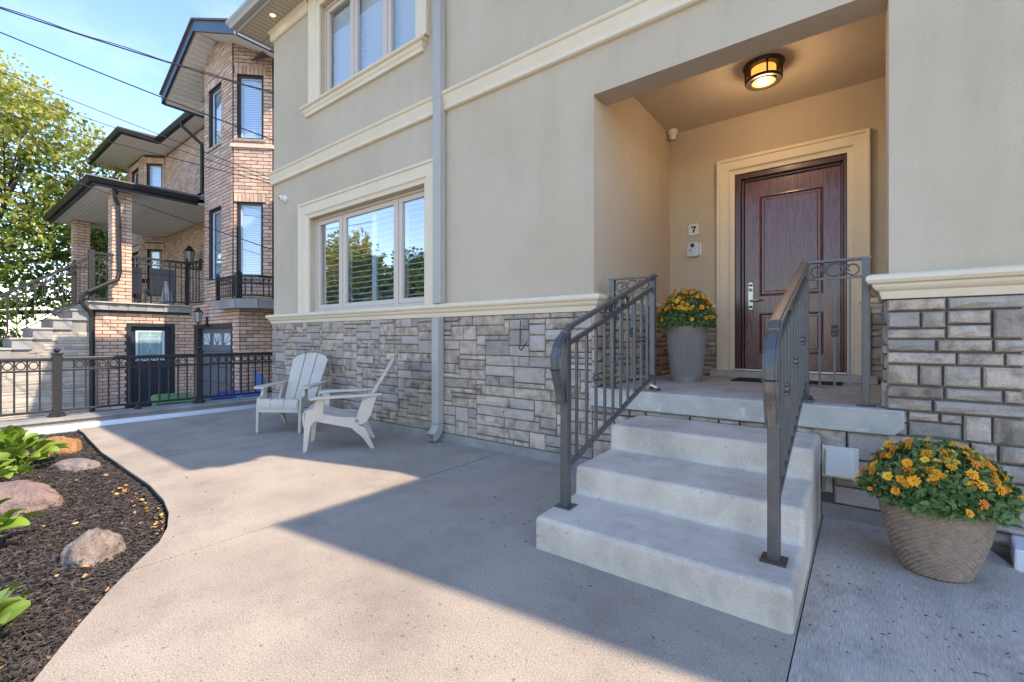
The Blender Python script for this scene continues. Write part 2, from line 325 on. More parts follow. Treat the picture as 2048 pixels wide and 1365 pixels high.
def emit_pieces(pieces, name, parent, m, limit=300, stuff='stonework', variants=None):
    """pieces: (Matrix, size(w,d,h), maker) -> objects for the largest, one joined stuff part for the rest"""
    ofs = Vector(parent.get('_ofs') or (parent.parent.get('_ofs') if parent.parent else None) or (0, 0, 0))
    T = Matrix.Translation(-ofs)
    sc = sorted(pieces, key=lambda p: -pxsize(p[0].translation, max(p[1][0], p[1][2])))
    vis = [p for p in sc if pxsize(p[0].translation, max(p[1][0], p[1][2])) > 3.5]
    for Mx, size, mk in vis[:limit]:
        key = (mk.__name__, tuple(round(s, 3) for s in size), rnd.randrange(4), m.name)
        if key not in _uid: _uid[key] = mesh_of(name, mk(size), m)
        link(name, _uid[key], parent, M=T @ Mx)
    rest = vis[limit:] + [p for p in sc if p not in vis] if len(vis) < 4000 else vis[limit:]
    if rest:
        g = G()
        for Mx, size, mk in rest:
            q = mk(size); g.add([Mx @ Vector(v) for v in q.v], q.f, 0, rnd.random())
        me = mesh_of(stuff, g, m, tint=True); me.transform(T); o = link(stuff, me, parent); o['kind'] = 'stuff'
def brick_mk(size):
    w, d, h = size; g = G(); return g.box(-w / 2, w / 2, -d, .004, -h / 2, h / 2)
def stone_mk(size):                              # split-face stone: rough pillowed front
    w, d, h = size; g = G(); e = min(.010, h * .12); j = lambda a: rnd.uniform(-a, a)
    hw, hh = w / 2, h / 2
    back = [(-hw, .004, -hh), (hw, .004, -hh), (hw, .004, hh), (-hw, .004, hh)]
    mid = [(x, -d * .62, z) for x, _, z in back]
    nx = 4 if w > .16 else 3; nz = 3
    g.add(back + mid, [(0, 1, 5, 4), (1, 2, 6, 5), (2, 3, 7, 6), (3, 0, 4, 7)])
    fr = []
    for a in range(nz):
        for b in range(nx):
            inner = 0 < a < nz - 1 and 0 < b < nx - 1
            fr.append((-hw + e + (w - 2 * e) * b / (nx - 1) + j(.003 if 0 < b < nx - 1 else .002), -d + (j(d * .22) - d * .10 if inner else d * .08 + j(d * .14)), -hh + e + (h - 2 * e) * a / (nz - 1) + j(.002)))
    o = len(g.v); g.v += fr; n = nx
    F = []
    for a in range(nz - 1):
        for b in range(n - 1): F.append((o + a * n + b, o + a * n + b + 1, o + (a + 1) * n + b + 1, o + (a + 1) * n + b))
    t_ = o + (nz - 1) * n
    F.append(tuple([4, 5] + [o + b for b in range(n - 1, -1, -1)])); F.append(tuple([6, 7] + [t_ + b for b in range(n)]))
    F.append(tuple([5, 6] + [o + a * n + n - 1 for a in range(nz - 1, -1, -1)])); F.append(tuple([7, 4] + [o + a * n for a in range(nz)]))
    g.f += F; g.m += [0] * len(F); g.t += [0.0] * len(F)
    return g
def ashlar(M, u0, u1, z0, z1, uw, uh, ws, hs, d, gap=.010, skip=None):
    nu, nz = max(1, round((u1 - u0) / uw)), max(1, round((z1 - z0) / uh)); uw = (u1 - u0) / nu; uh = (z1 - z0) / nz
    occ = [[False] * nz for _ in range(nu)]; out = []
    for j in range(nz):
        for i in range(nu):
            if occ[i][j]: continue
            w = rnd.choice(ws); h = rnd.choice(hs)
            if h >= 3: w = max(w, 3)
            w = min(w, nu - i); h = min(h, nz - j)
            ww = 0
            while ww < w and not occ[i + ww][j]: ww += 1
            if nu - (i + ww) == 1: ww += 0 if occ[i + ww][j] else 1
            hh = 1
            while hh < h and all(not occ[i + k][j + hh] for k in range(ww)): hh += 1
            for a in range(ww):
                for b in range(hh): occ[i + a][j + b] = True
            cu = u0 + (i + ww / 2) * uw; cz = z0 + (j + hh / 2) * uh
            if skip and skip(cu, cz, ww * uw, hh * uh): continue
            out.append((M @ Matrix.Translation((cu, 0, cz)), (round(ww * uw - gap, 3), d * rnd.choice((.8, .9, 1, 1.1)), round(hh * uh - gap, 3)), stone_mk))
    return out
BC, BL = .080, .255
def bricks(M, u0, u1, z0, z1, holes=(), soldier=.2, d=.010, u_phase=0):
    out = []
    hz = [(h[0] - .06, h[1] + .06, h[3] + .005, h[3] + soldier) for h in holes if soldier and h[3] + soldier < z1]
    blk = list(holes) + hz; j = 0; z = z0
    while z + BC * .8 < z1:
        off = (j % 2) * BL / 2 + u_phase; k = math.floor((u0 - off) / BL)
        zc = z + BC / 2
        while off + k * BL < u1:
            a, b = max(u0, off + k * BL), min(u1, off + (k + 1) * BL)
            segs = [(a, b)]
            for h in blk:
                if h[2] - BC * .1 < zc < h[3] + BC * .1:
                    ns = []
                    for s_ in segs:
                        if s_[1] <= h[0] or s_[0] >= h[1]: ns.append(s_)
                        else:
                            if s_[0] < h[0]: ns.append((s_[0], h[0]))
                            if s_[1] > h[1]: ns.append((h[1], s_[1]))
                    segs = ns
            for a2, b2 in segs:
                if b2 - a2 > .035:
                    out.append((M @ Matrix.Translation(((a2 + b2) / 2, 0, zc)), (round(b2 - a2 - .014, 3), d + rnd.choice((0, .002)), BC - .015), brick_mk))
            k += 1
        z += BC; j += 1
    for h in hz:
        n = max(1, round((h[1] - h[0]) / BC)); w = (h[1] - h[0]) / n
        for i in range(n): out.append((M @ Matrix.Translation((h[0] + (i + .5) * w, 0, (h[2] + h[3]) / 2)), (round(w - .011, 3), d + .003, round(h[3] - h[2] - .012, 3)), brick_mk))
    return out

# ------------------------------------------------------------------ ground
struct(obj('ground', G().box(-300, 300, -300, 300, -1.2, -.75), MT['lawn']))
struct(obj('street', G().box(-300, 300, -13, -5, -.75, -.12), MT['bounceconc']))  # unseen street surface lightened to throw light back at the facade
struct(obj('verge', G().box(-16, 60, -5, 40, -.75, -.66), MT['bounceconc']))  # pale concrete laid here as added bounce for the shaded facade
# sub-base of the front yard, carrying walk and bed
g = G(); g.box(-7.95, 1.2, -5, 3.9, -.75, -.09); struct(obj('yard_soil', g, MT['soil']))
struct(obj('right_yard', G().box(1.2, 3.0, -5, 14, -.75, -.02), MT['bounceconc']))

bedline = [(-7.95, 1.22), (-7.5, 1.215), (-6.9, 1.17), (-6.093, 1.12), (-5.611, 1.115), (-4.972, 1.105), (-4.43, 1.10), (-3.939, 1.058), (-3.63, 1.002), (-3.349, .917), (-3.141, .821),
           (-2.995, .712), (-2.725, .529), (-2.461, .372), (-2.198, .229), (-1.9, .0), (-1.6, -.5), (-1.5, -5)]
def bed_y(x):
    for a, b in zip(bedline, bedline[1:]):
        if a[0] <= x <= b[0]: return a[1] + (b[1] - a[1]) * (x - a[0]) / max(1e-6, b[0] - a[0])
    return -9
def cut(poly, x0, x1):
    def clip(P, keep, X):
        out = []
        for i, a in enumerate(P):
            b = P[(i + 1) % len(P)]; ka, kb = keep(a[0]), keep(b[0])
            if ka: out.append(a)
            if ka != kb:
                t = (X - a[0]) / (b[0] - a[0]); out.append((X, a[1] + (b[1] - a[1]) * t))
        return out
    return clip(clip(poly, lambda x: x >= x0, x0), lambda x: x <= x1, x1)
patio = [(-7.9, 3.6)] + [(max(-7.9, p[0]), p[1]) for p in bedline] + [(-1.5, -4.9), (1.15, -4.9), (1.15, 3.2), (.63, 3.25), (.545, 3.58), (.545, 3.6)]
patio = patio[::-1]
walk = struct(obj('walkway', G().prism(patio[::1], -.087, -.014), MT['soil']))
for x0, x1, mm in ((-7.95, -5.377, 'conc'), (-5.363, -2.877, 'conc'), (-2.861, -.202, 'conc'), (-.197, 1.2, 'conc2')):
    g = G(); g.prism(cut(patio, x0, x1), -.088, 0)
    o = obj('concrete_slab', g, MT[mm], walk)
# mulch bed
struct(obj('mulch_bed', G().prism([(-7.9, -4.9)] + [(max(-7.9, a), b - .012) for a, b in bedline[:-1]] + [(-1.55, -4.9)][:1], -.088, -.062), MT['soil']))
g = G()
for i in range(46000):
    x = rnd.uniform(-7.9, -1.75); ym = bed_y(x) - .02; near = rnd.random()
    y = ym - (rnd.random() ** 1.2) * min(ym + .6, 2.2)
    if -.6 * x + .7 * y < .8: continue
    L_, W_, a, b, c = rnd.uniform(.012, .048), rnd.uniform(.003, .008), rnd.uniform(0, 6.28), rnd.gauss(0, .25), rnd.gauss(0, .4)
    if rnd.random() < .03: L_ *= 1.7
    Mx = Matrix.Translation((x, y, -.05 + rnd.random() * .02)) @ Matrix.Rotation(a, 4, 'Z') @ Matrix.Rotation(b, 4, 'Y') @ Matrix.Rotation(c, 4, 'X')
    vs = [Mx @ Vector(p) for p in ((-L_ / 2, -W_ / 2, 0), (L_ / 2, -W_ / 3, 0), (L_ / 2, W_ / 3, .003), (-L_ / 2, W_ / 2, .003), (0, 0, .007))]
    g.add(vs, [(0, 1, 4), (1, 2, 4), (2, 3, 4), (3, 0, 4)], 0, rnd.random())
o = obj('mulch_chips', g, MT['chip'], tint=True); o['kind'] = 'stuff'; tag(o, 'black shredded bark mulch covering the curved garden bed', 'mulch')
g = G()
spots = [(-3.55 + rnd.gauss(0, .14), .90 + rnd.gauss(0, .05)) for _ in range(12)] + [(-2.9 + rnd.gauss(0, .25), .35 + rnd.gauss(0, .15)) for _ in range(6)] + \
        [(-4.2 + rnd.gauss(0, .5), 1.0 - abs(rnd.gauss(0, .05))) for _ in range(34)] + [(rnd.uniform(-6, -2), rnd.uniform(0, 1)) for _ in range(26)] + [(-3.35, .62), (-3.3, .58), (-3.4, .55)]
for x, y in spots:
    y = min(y, bed_y(x) - .03); s = rnd.uniform(.007, .019); z = -.022
    Mx = Matrix.Translation((x, y, z)) @ Matrix.Rotation(rnd.uniform(0, 6.28), 4, 'Z') @ Matrix.Rotation(rnd.gauss(0, .4), 4, 'X')
    vs = [Mx @ Vector(p) for p in ((-s * rnd.uniform(.7, 1.3), 0, s * .4), (-s * .3, -s * rnd.uniform(.4, .9), s * .5), (s * .5, -s * rnd.uniform(.3, .8), s * .1), (s * rnd.uniform(.9, 1.5), 0, s * .7), (s * .5, s * rnd.uniform(.3, .8), s * .5), (-s * .3, s * rnd.uniform(.4, .9), s * .8), (0, 0, 0))]
    g.add(vs, [(6, 0, 1), (6, 1, 2), (6, 2, 3), (6, 3, 4), (6, 4, 5), (6, 5, 0)], 0, rnd.random())
o = obj('fallen_leaves', g, MT['dleaf'], tint=True); o['kind'] = 'stuff'; tag(o, 'dry orange and tan leaves scattered over the black mulch', 'leaves')
g = G()
for i in range(330):   # needle litter on the concrete
    c = rnd.choice(((-.0, 2.5, .25), (.15, 2.3, .3), (-1.9, 2.9, .35), (-1.7, 2.4, .4), (-3.0, 3.35, .3), (.3, 2.2, .25), (-4.2, 1.2, .5)))
    x, y = rnd.gauss(c[0], c[2]), rnd.gauss(c[1], c[2]); 
    if y > 3.5 or (-1.48 < x < -.17 and y > 2.0) or y < bed_y(x) + .05: continue
    L_ = rnd.uniform(.003, .013); a = rnd.uniform(0, 6.28); dx, dy = math.cos(a) * L_, math.sin(a) * L_; w = .001
    g.add([(x - dx, y - dy, .002), (x + w, y - w, .002), (x + dx, y + dy, .003), (x - w, y + w, .006)], [(0, 1, 2), (0, 2, 3)])
o = obj('leaf_litter', g, MT['chip']); o['kind'] = 'stuff'; tag(o, 'tiny dark needles and debris lying on the grey concrete', 'debris')

# curb between patio and sunken driveway, with white pipe
cw = thing('retaining_curb', 'low grey concrete curb wall under the black metal fence', 'wall', (-8.1, 0, 0))
obj('curb_body', G().prism([(-8.42, -5), (-8.05, -5), (-8.05, 6), (-8.42, 6)], -.9, .10), MT['curb'], cw, bev=.008)
obj('capping', G().prism([(-8.46, -5), (-8.02, -5), (-8.02, 6), (-8.46, 6)], .10, .13), MT['curb'], cw, bev=.006)
o = obj('drain_pipe', G().tube([(-7.965, -3, .0), (-7.965, 1.3, .0), (-7.965, 3.58, .0)], .06, 12), MT['pvc'], smooth=True); tag(o, 'white plastic pipe lying along the foot of the curb', 'pipe')
struct(obj('driveway', G().box(-15.5, -8.42, -5, 6, -.66, -.60), MT['bounceconc']))  # paved pale to bounce light up at the neighbour's porch ceiling

# ------------------------------------------------------------------ our house
HO = (-3.5, 3.6, 0)
H = thing('stucco_house', 'two-storey tan stucco house with grey stone base and mahogany front door', 'house', HO)
F0 = wall_frame(0, 3.6, 1, 0)
winL = (-6.63, -4.04, 1.55, 2.96); winU = (-6.33, -4.2, 4.66, 6.05)
g = G(); grid_wall(g, F0, -7.78, .72, 1.40, 6.3, [winL, winU, (-1.865, .13, 1.0, 3.285)], .245)
g.box(-7.78, -7.53, 3.85, 12, -.2, 6.3)                    # side and back walls
g.box(.43, .68, 5.85, 12, -.2, 6.3); g.box(-7.53, .43, 11.75, 12, -.2, 6.3)
g.box(-2.115, -1.865, 3.845, 5.6, 1.40, 3.64)              # recess left wall
g.box(.60, .68, 4.05, 5.85, 0, 3.64)                       # recess right wall
g.box(.13, .60, 3.845, 4.05, 1.40, 3.64)                   # pillar back
obj('stucco_wall', g, MT['stucco'], H)
g = G(); grid_wall(g, wall_frame(0, 5.6, 1, 0), -2.115, .60, .5, 3.64, [(-1.134, -.116, .0, 2.985)], .25); obj('entry_wall', g, MT['stucco'], H)
obj('entry_ceiling', G().box(-2.115, .68, 3.845, 5.85, 3.64, 3.75), MT['stucco'], H)
obj('inner_floor', G().box(-7.53, .43, 5.85, 11.75, 3.3, 3.4), MT['stucco'], H)
obj('foundation', G().box(-7.80, -1.43, 3.575, 3.8, -.08, .088).box(-.21, .70, 3.575, 3.8, -.08, .088), MT['curb'], H, bev=.004)
# ledge, belt course, frieze
led = [(0, 1.535), (.075, 1.535), (.095, 1.522), (.098, 1.500), (.088, 1.482), (.070, 1.474), (.066, 1.458), (.056, 1.444), (.040, 1.432), (.036, 1.412), (.030, 1.388), (0, 1.388)]
obj('stone_ledge', G().sweep([(-7.78, 5.2), (-7.78, 3.6), (-1.865, 3.6), (-1.865, 5.6), (-1.318, 5.6)], led), MT['trim'], H)
led2 = [(a * 1.15, z) for a, z in led]
obj('stone_ledge', G().sweep([(.13, 4.05), (.13, 3.6), (.68, 3.6), (.68, 5.0)], led2), MT['trim'], H)
obj('stone_ledge', G().sweep([(.07, 5.62), (.07, 5.6), (.60, 5.6)], led), MT['trim'], H)
belt = [(0, 3.885), (.078, 3.885), (.082, 3.868), (.072, 3.852), (.060, 3.846), (.050, 3.80), (.034, 3.745), (.034, 3.728), (.046, 3.716), (.046, 3.70), (.030, 3.69), (0, 3.688)]
obj('belt_course', G().sweep([(-7.78, 5.2), (-7.78, 3.6), (-3.815, 3.6)], belt), MT['trim'], H)
obj('belt_course', G().sweep([(-3.695, 3.6), (.68, 3.6), (.68, 5.0)], belt), MT['trim'], H)
obj('frieze', G().sweep([(-7.78, 5.2), (-7.78, 3.6), (-6.62, 3.6)], [(0, 6.268), (.075, 6.268), (.075, 6.235), (.045, 6.20), (.04, 6.10), (.02, 6.085), (0, 6.085)]), MT['trim'], H)
obj('frieze', G().sweep([(-4.1, 3.6), (.68, 3.6), (.68, 5.2)], [(0, 6.268), (.075, 6.268), (.075, 6.235), (.045, 6.20), (.04, 6.10), (.02, 6.085), (0, 6.085)]), MT['trim'], H)
# window surrounds
def surround(rect, prof, parent, bottom=None, name='window_surround', y=3.6):
    x0, x1, z0, z1 = rect; g = G(); rows = []
    for sx, sz in ((x0, z0), (x0, z1), (x1, z1), (x1, z0)):
        rows.append([(sx + (-l if sx == x0 else l), y - p, z1 + l if sz == z1 else (bottom if bottom is not None else z0)) for l, p in prof])
    k = len(prof); vs = [v for r_ in rows for v in r_]
    fs = [(i * k + j, (i + 1) * k + j, (i + 1) * k + (j + 1) % k, i * k + (j + 1) % k) for i in range(3) for j in range(k)] + [tuple(range(k))[::-1], tuple(range(3 * k, 4 * k))]
    g.add(vs, fs); return obj(name, g, MT['trim'], parent)
csn = [(0, 0), (0, .022), (.035, .028), (.05, .036), (.06, .05), (.19, .052), (.20, .068), (.225, .070), (.235, .06), (.235, 0)]
surround(winL, csn, H, 1.536); surround(winU, csn, H, 4.652)
sill = [(0, 4.65), (.085, 4.65), (.10, 4.635), (.10, 4.615), (.085, 4.60), (.07, 4.595), (.06, 4.56), (.045, 4.54), (.04, 4.50), (0, 4.495)]
obj('window_sill', G().sweep([(-6.66, 3.601), (-6.66, 3.6), (-4.10, 3.6), (-4.10, 3.601)], sill), MT['trim'], H)

def sash_window(rect, mull, y, shutters, open_, gm='glass'):
    x0, x1, z0, z1 = rect; g = G()
    g.box(x0, x1, y - .01, y + .08, z0, z0 + .035); g.box(x0, x1, y - .01, y + .08, z1 - .035, z1)
    for a in [x0, x1 - .035]: g.box(a, a + .035, y - .01, y + .08, z0 + .035, z1 - .035)
    for m_ in mull: g.box(m_ - .018, m_ + .018, y - .006, y + .078, z0 + .035, z1 - .035)
    w = obj('window', g, MT['frame'], H, bev=.003)
    xs = [x0 + .035] + [v for m_ in mull for v in (m_ - .018, m_ + .018)] + [x1 - .035]
    for k in range(0, len(xs), 2):
        a, b = xs[k] + .003, xs[k + 1] - .003; c, d = z0 + .038, z1 - .038; s = .062
        g = G(); g.box(a, a + s, y + .004, y + .06, c, d).box(b - s, b, y + .004, y + .06, c, d).box(a + s, b - s, y + .004, y + .06, c, c + s).box(a + s, b - s, y + .004, y + .06, d - s, d)
        sub(w, 'sash', g, MT['frame'], bev=.006)
        sub(w, 'pane', G().box(a + s - .005, b - s + .005, y + .030, y + .036, c + s - .005, d - s + .005), MT[gm])
        # plantation shutter: stiles, rails and louvres behind the pane
        g = G(); ya = y + .10; st = .045
        g.box(a, a + st, ya, ya + .03, c, d).box(b - st, b, ya, ya + .03, c, d).box(a + st, b - st, ya, ya + .03, c, c + .08).box(a + st, b - st, ya, ya + .03, d - .08, d)
        nd = 2 if b - a > .9 else 1
        if nd == 2: g.box((a + b) / 2 - st, (a + b) / 2 + st, ya, ya + .03, c + .08, d - .08)
        sub(w, 'shutter_frame', g, MT['shutter'])
        n = int((d - c - .16) / .078); me = None
        for q in range(nd):
            aa = a + st if q == 0 else (a + b) / 2 + st; bb = b - st if q == nd - 1 else (a + b) / 2 - st
            gl = G().box(-(bb - aa) / 2, (bb - aa) / 2, -.038, .038, -.004, .004)
            me = mesh_of('louvre', gl, MT['shutter'])
            for i in range(n):
                link('louvre', me, w, M=Matrix.Translation(((aa + bb) / 2 - HO[0], ya + .015 - HO[1], c + .08 + (i + .5) * (d - c - .16) / n)) @ Matrix.Rotation(open_, 4, 'X'))
    return w
sash_window(winL, (-5.92, -4.67), 3.69, True, R(18))
sash_window(winU, (-5.61, -4.87), 3.67, True, R(-52), 'glassU')

# stone base
sb = obj('stone_base', G().box(-7.78, -2.115, 3.6, 3.845, .0, 1.40).box(-2.115, -1.865, 3.6, 5.6, .0, 1.40).box(-1.865, .13, 3.601, 3.84, 0, .565), MT['mortar'], H)
pc = obj('pillar_core', G().box(.13, .68, 3.6, 4.05, 0, 1.40), MT['mortar2'], H)
ws, hs = (2, 3, 4, 4, 5, 6, 7), (1, 1, 2, 2, 2, 3)
P = []
P += ashlar(F0, -7.80, -1.865, .09, 1.388, .062, .052, (2, 3, 4, 5, 6, 7), (1, 2, 2, 2, 3), .030, gap=.0075)
P += ashlar(F0, -1.865, .13, .09, .562, .068, .058, ws, hs, .034, skip=lambda u, z, w, h: -1.40 < u < -.24 and z < .5)
P += ashlar(wall_frame(-1.865, 3.57, 0, 1), 0, 2.03, .725, 1.388, .07, .054, (3, 4, 5), (1, 1, 2), .030)
P += ashlar(wall_frame(0, 5.6, 1, 0), -1.83, -1.32, .725, 1.388, .08, .054, (3, 4, 5), (1, 1, 2), .032)
P += ashlar(wall_frame(0, 5.6, 1, 0), .06, .60, .725, 1.388, .08, .054, (3, 5), (1, 2), .032)
# chunkier stones of the pillar
emit_pieces(P, 'stone', sb, MT['stone'], 300, 'stone_facing')
def coursed(M, u0, u1, z0, z1, d, gap):
    out = []; z = z0
    while z < z1 - .03:
        H_ = rnd.choice((.075, .10, .125, .15, .165)); H_ = H_ if z + H_ < z1 - .05 else z1 - z
        u = u0
        while u < u1 - .01:
            w = rnd.uniform(.10, .27) if H_ > .09 else rnd.uniform(.18, .34)
            if u + w > u1 - .08: w = u1 - u
            cells = [(u, w, z, H_)]
            if H_ > .12 and rnd.random() < .62:
                f = rnd.choice((.38, .5, .62)); cells = [(u, w, z, H_ * f), (u, w, z + H_ * f, H_ * (1 - f))]
                if w > .2: c = cells.pop(rnd.randrange(2)); q = rnd.uniform(.35, .65); cells += [(c[0], w * q, c[2], c[3]), (c[0] + w * q, w * (1 - q), c[2], c[3])]
            for a, b, c, e in cells: out.append((M @ Matrix.Translation((a + b / 2, 0, c + e / 2)), (round(b - gap, 3), d * rnd.choice((.75, .9, 1, 1.15)), round(e - gap, 3)), stone_mk))
            u += w
        z += H_
    return out
emit_pieces(coursed(F0, .115, .705, .02, 1.385, .046, .012) + coursed(wall_frame(.13, 4.05, 0, -1), .0, .45, .72, 1.385, .03, .012), 'stone', pc, MT['stone'], 200, 'stone_facing')

# eaves

g = G(); 
for i in range(95):                               # soffit boards along the front eave
    x = -8.22 + i * .1
    g.box(x + .012, x + .1, 3.25, 3.6, 6.262, 6.275)
obj('soffit_boards', g, MT['soffit'], H, kind='stuff')
g = G()
for i in range(30):
    y = 3.6 + i * .1; g.box(-8.22, -7.78, y + .012, y + .1, 6.262, 6.275)
obj('soffit_boards', g, MT['soffit'], H, kind='stuff')
g = G()
def hip(g, x0, x1, y0, y1, z, zr, th=.12, mi=0):
    w = min(x1 - x0, y1 - y0) / 2
    if x1 - x0 > y1 - y0: r = [(x0 + w, (y0 + y1) / 2), (x1 - w, (y0 + y1) / 2)]
    else: r = [((x0 + x1) / 2, y0 + w), ((x0 + x1) / 2, y1 - w)]
    vs = [(x0, y0, z), (x1, y0, z), (x1, y1, z), (x0, y1, z), (*r[0], zr), (*r[1], zr)]
    if x1 - x0 > y1 - y0: fs = [(0, 1, 5, 4), (1, 2, 5), (2, 3, 4, 5), (3, 0, 4)]
    else: fs = [(0, 1, 4), (1, 2, 5, 4), (2, 3, 5), (3, 0, 4, 5)]
    return g.add(vs, fs + [(3, 2, 1, 0)], mi)
hip(g, -8.22, 1.13, 3.25, 12.4, 6.42, 8.3); obj('roof', g, MT['shingle'], H)
obj('fascia', G().box(-8.24, 1.15, 3.22, 3.25, 6.25, 6.42).box(-8.24, -8.22, 3.25, 12.4, 6.25, 6.42).box(1.13, 1.15, 3.25, 12.4, 6.25, 6.42).box(-8.22, 1.13, 3.25, 12.4, 6.276, 6.30), MT['metalgrey'], H)
obj('gutter', G().sweep([(-8.24, 8), (-8.24, 3.22), (1.15, 3.22), (1.15, 8)], [(0, 6.41), (.13, 6.41), (.13, 6.37), (.10, 6.33), (.08, 6.29), (0, 6.29)]), MT['metalgrey'], H)
g = G(); g.box(-3.815, -3.695, 3.50, 3.590, 1.538, 4.9); d1 = obj('downspout', g, MT['metalgrey'], H, bev=.006)
obj('downspout', G().box(-3.812, -3.698, 3.503, 3.593, 4.903, 6.3), MT['metalgrey'], H, bev=.006)
g = G(); g.box(-3.805, -3.700, 3.475, 3.565, .20, 1.385)
d2 = obj('downspout', g, MT['metalgrey'], H, bev=.006)
g = G(); n = 9; rows = []
for i in range(n + 1):
    a = R(75) * i / n; cy, cz = 3.475 - .10, .20; rr = .10
    for k, (rr2) in enumerate((rr, rr + .09)):
        ofs = -.004 if i % 2 else 0
        rows.append(((cy + math.cos(a) * (rr2 + (ofs if k else -ofs))), cz - math.sin(a) * (rr2 + (ofs if k else -ofs))))
vs = []; 
for y_, z_ in rows: vs += [(-3.805, y_, max(z_, .012)), (-3.700, y_, max(z_, .012))]
fs = []
for i in range(n):
    o_ = i * 4; fs += [(o_, o_ + 1, o_ + 5, o_ + 4), (o_ + 3, o_ + 2, o_ + 6, o_ + 7), (o_ + 2, o_, o_ + 4, o_ + 6), (o_ + 1, o_ + 3, o_ + 7, o_ + 5)]
g.add(vs, fs); sub(d2, 'elbow', g, MT['metalgrey'])

# entrance door
surround((-1.134, -.116, .805, 2.985), [(0, -.03), (0, .02), (.035, .024), (.05, .035), (.055, .05), (.14, .055), (.15, .07), (.175, .072), (.184, .06), (.184, 0)], H, .79, 'door_surround', 5.6)
dr = obj('front_door', G().box(-1.045, -.17, 5.665, 5.71, .815, 2.90), MT['door'], H, bev=.002)
g = G(); g.box(-1.134, -1.075, 5.60, 5.74, .80, 2.985).box(-.175 + .03, -.116, 5.60, 5.74, .80, 2.985).box(-1.075, -.145, 5.60, 5.74, 2.925, 2.985)
g.box(-1.075, -1.048, 5.635, 5.74, .80, 2.925).box(-.167, -.145, 5.635, 5.74, .80, 2.925).box(-1.048, -.167, 5.635, 5.74, 2.90, 2.925)
sub(dr, 'door_frame', g, MT['doorframe'], bev=.006)
def panel(x0, x1, z0, z1):
    g = G(); y = 5.665
    p = [(-.0, .012), (.010, .014), (.022, .004), (.030, -.004), (.040, -.004), (.052, .006)]
    rows = []
    for sx, sz in ((0, 0), (0, 1), (1, 1), (1, 0)):
        rows.append([((x0 + l) if sx == 0 else (x1 - l), y - q, (z0 + l) if sz == 0 else (z1 - l)) for l, q in p])
    k = len(p); vs = [v for r_ in rows for v in r_]
    fs = [(i * k + j, i * k + j + 1, ((i + 1) % 4) * k + j + 1, ((i + 1) % 4) * k + j) for i in range(4) for j in range(k - 1)] + [tuple(i * k + k - 1 for i in range(4))]
    g.add(vs, fs); return sub(dr, 'door_panel', g, MT['door'])
panel(-.90, -.315, 1.615, 2.72); panel(-.90, -.315, .985, 1.43)
x0 = -.985
g = G(); g.box(x0 - .023, x0 + .023, 5.652, 5.665, 1.49, 1.75); g.lathe([(.0, 0), (.023, 0), (.023, .013), (0, .013)], 16, M=Matrix.Translation((x0, 5.665, 1.75)) @ Matrix.Rotation(R(90), 4, 'X')); g.lathe([(.0, 0), (.023, 0), (.023, .013), (0, .013)], 16, M=Matrix.Translation((x0, 5.665, 1.49)) @ Matrix.Rotation(R(90), 4, 'X'))
sub(dr, 'lock_plate', g, MT['satin'])
sub(dr, 'door_handle', G().tube([(x0, 5.655, 1.565), (x0, 5.615, 1.565), (x0 + .02, 5.605, 1.566), (x0 + .12, 5.605, 1.572)], .009, 8).lathe([(.016, 0), (.016, .03)], 12, M=Matrix.Translation((x0, 5.655, 1.69)) @ Matrix.Rotation(R(90), 4, 'X')), MT['satin'], smooth=True)
sub(dr, 'mail_slot', G().box(-.70, -.50, 5.652, 5.665, 1.46, 1.535), MT['satin'], bev=.003)
sub(dr, 'mail_flap', G().box(-.67, -.53, 5.648, 5.654, 1.478, 1.518), MT['satin'], bev=.002)
obj('threshold', G().box(-1.134, -.116, 5.52, 5.75, .795, .812), MT['satin'], H, bev=.002)
obj('door_sill', G().box(-1.36, .12, 5.42, 5.6, .72, .79), MT['slabc'], H, bev=.006)
# entry slab
poly = [(-1.88, 3.54), (.20, 3.54), (.20, 3.6), (.60, 3.6), (.60, 5.62), (-1.866, 5.62), (-1.866, 3.6), (-1.88, 3.6)]
MXZ = Matrix(((1, 0, 0, 0), (0, 0, 1, 0), (0, 1, 0, 0), (0, 0, 0, 1)))
obj('porch_slab', G().prism([(-1.88, .565), (.15, .565), (.20, .61), (.20, .719), (-1.88, .719)], 3.54, 3.603, M=MXZ).prism([(-1.864, 3.602), (.60, 3.602), (.60, 5.6), (-1.864, 5.6)], .60, .719), MT['slabc'], H, bev=.010)

# concrete steps
g = G(); pf = [(2.055, -.06), (3.545, -.06), (3.545, .535), (3.01, .535), (3.0, .365), (2.51, .352), (2.50, .185), (2.06, .172)]
M_ = Matrix(((0, 0, 1, 0), (1, 0, 0, 0), (0, 1, 0, 0), (0, 0, 0, 1)))
g.prism(pf, -1.43, -.21, M=M_)
st = obj('concrete_steps', g, MT['stepc'], bev=.028, seg=4)
for f in st.data.polygons: f.use_smooth = True
wnm = st.modifiers.new('wn', 'WEIGHTED_NORMAL'); wnm.keep_sharp = False
tag(st, 'three broad grey concrete steps climbing to the porch slab', 'steps')

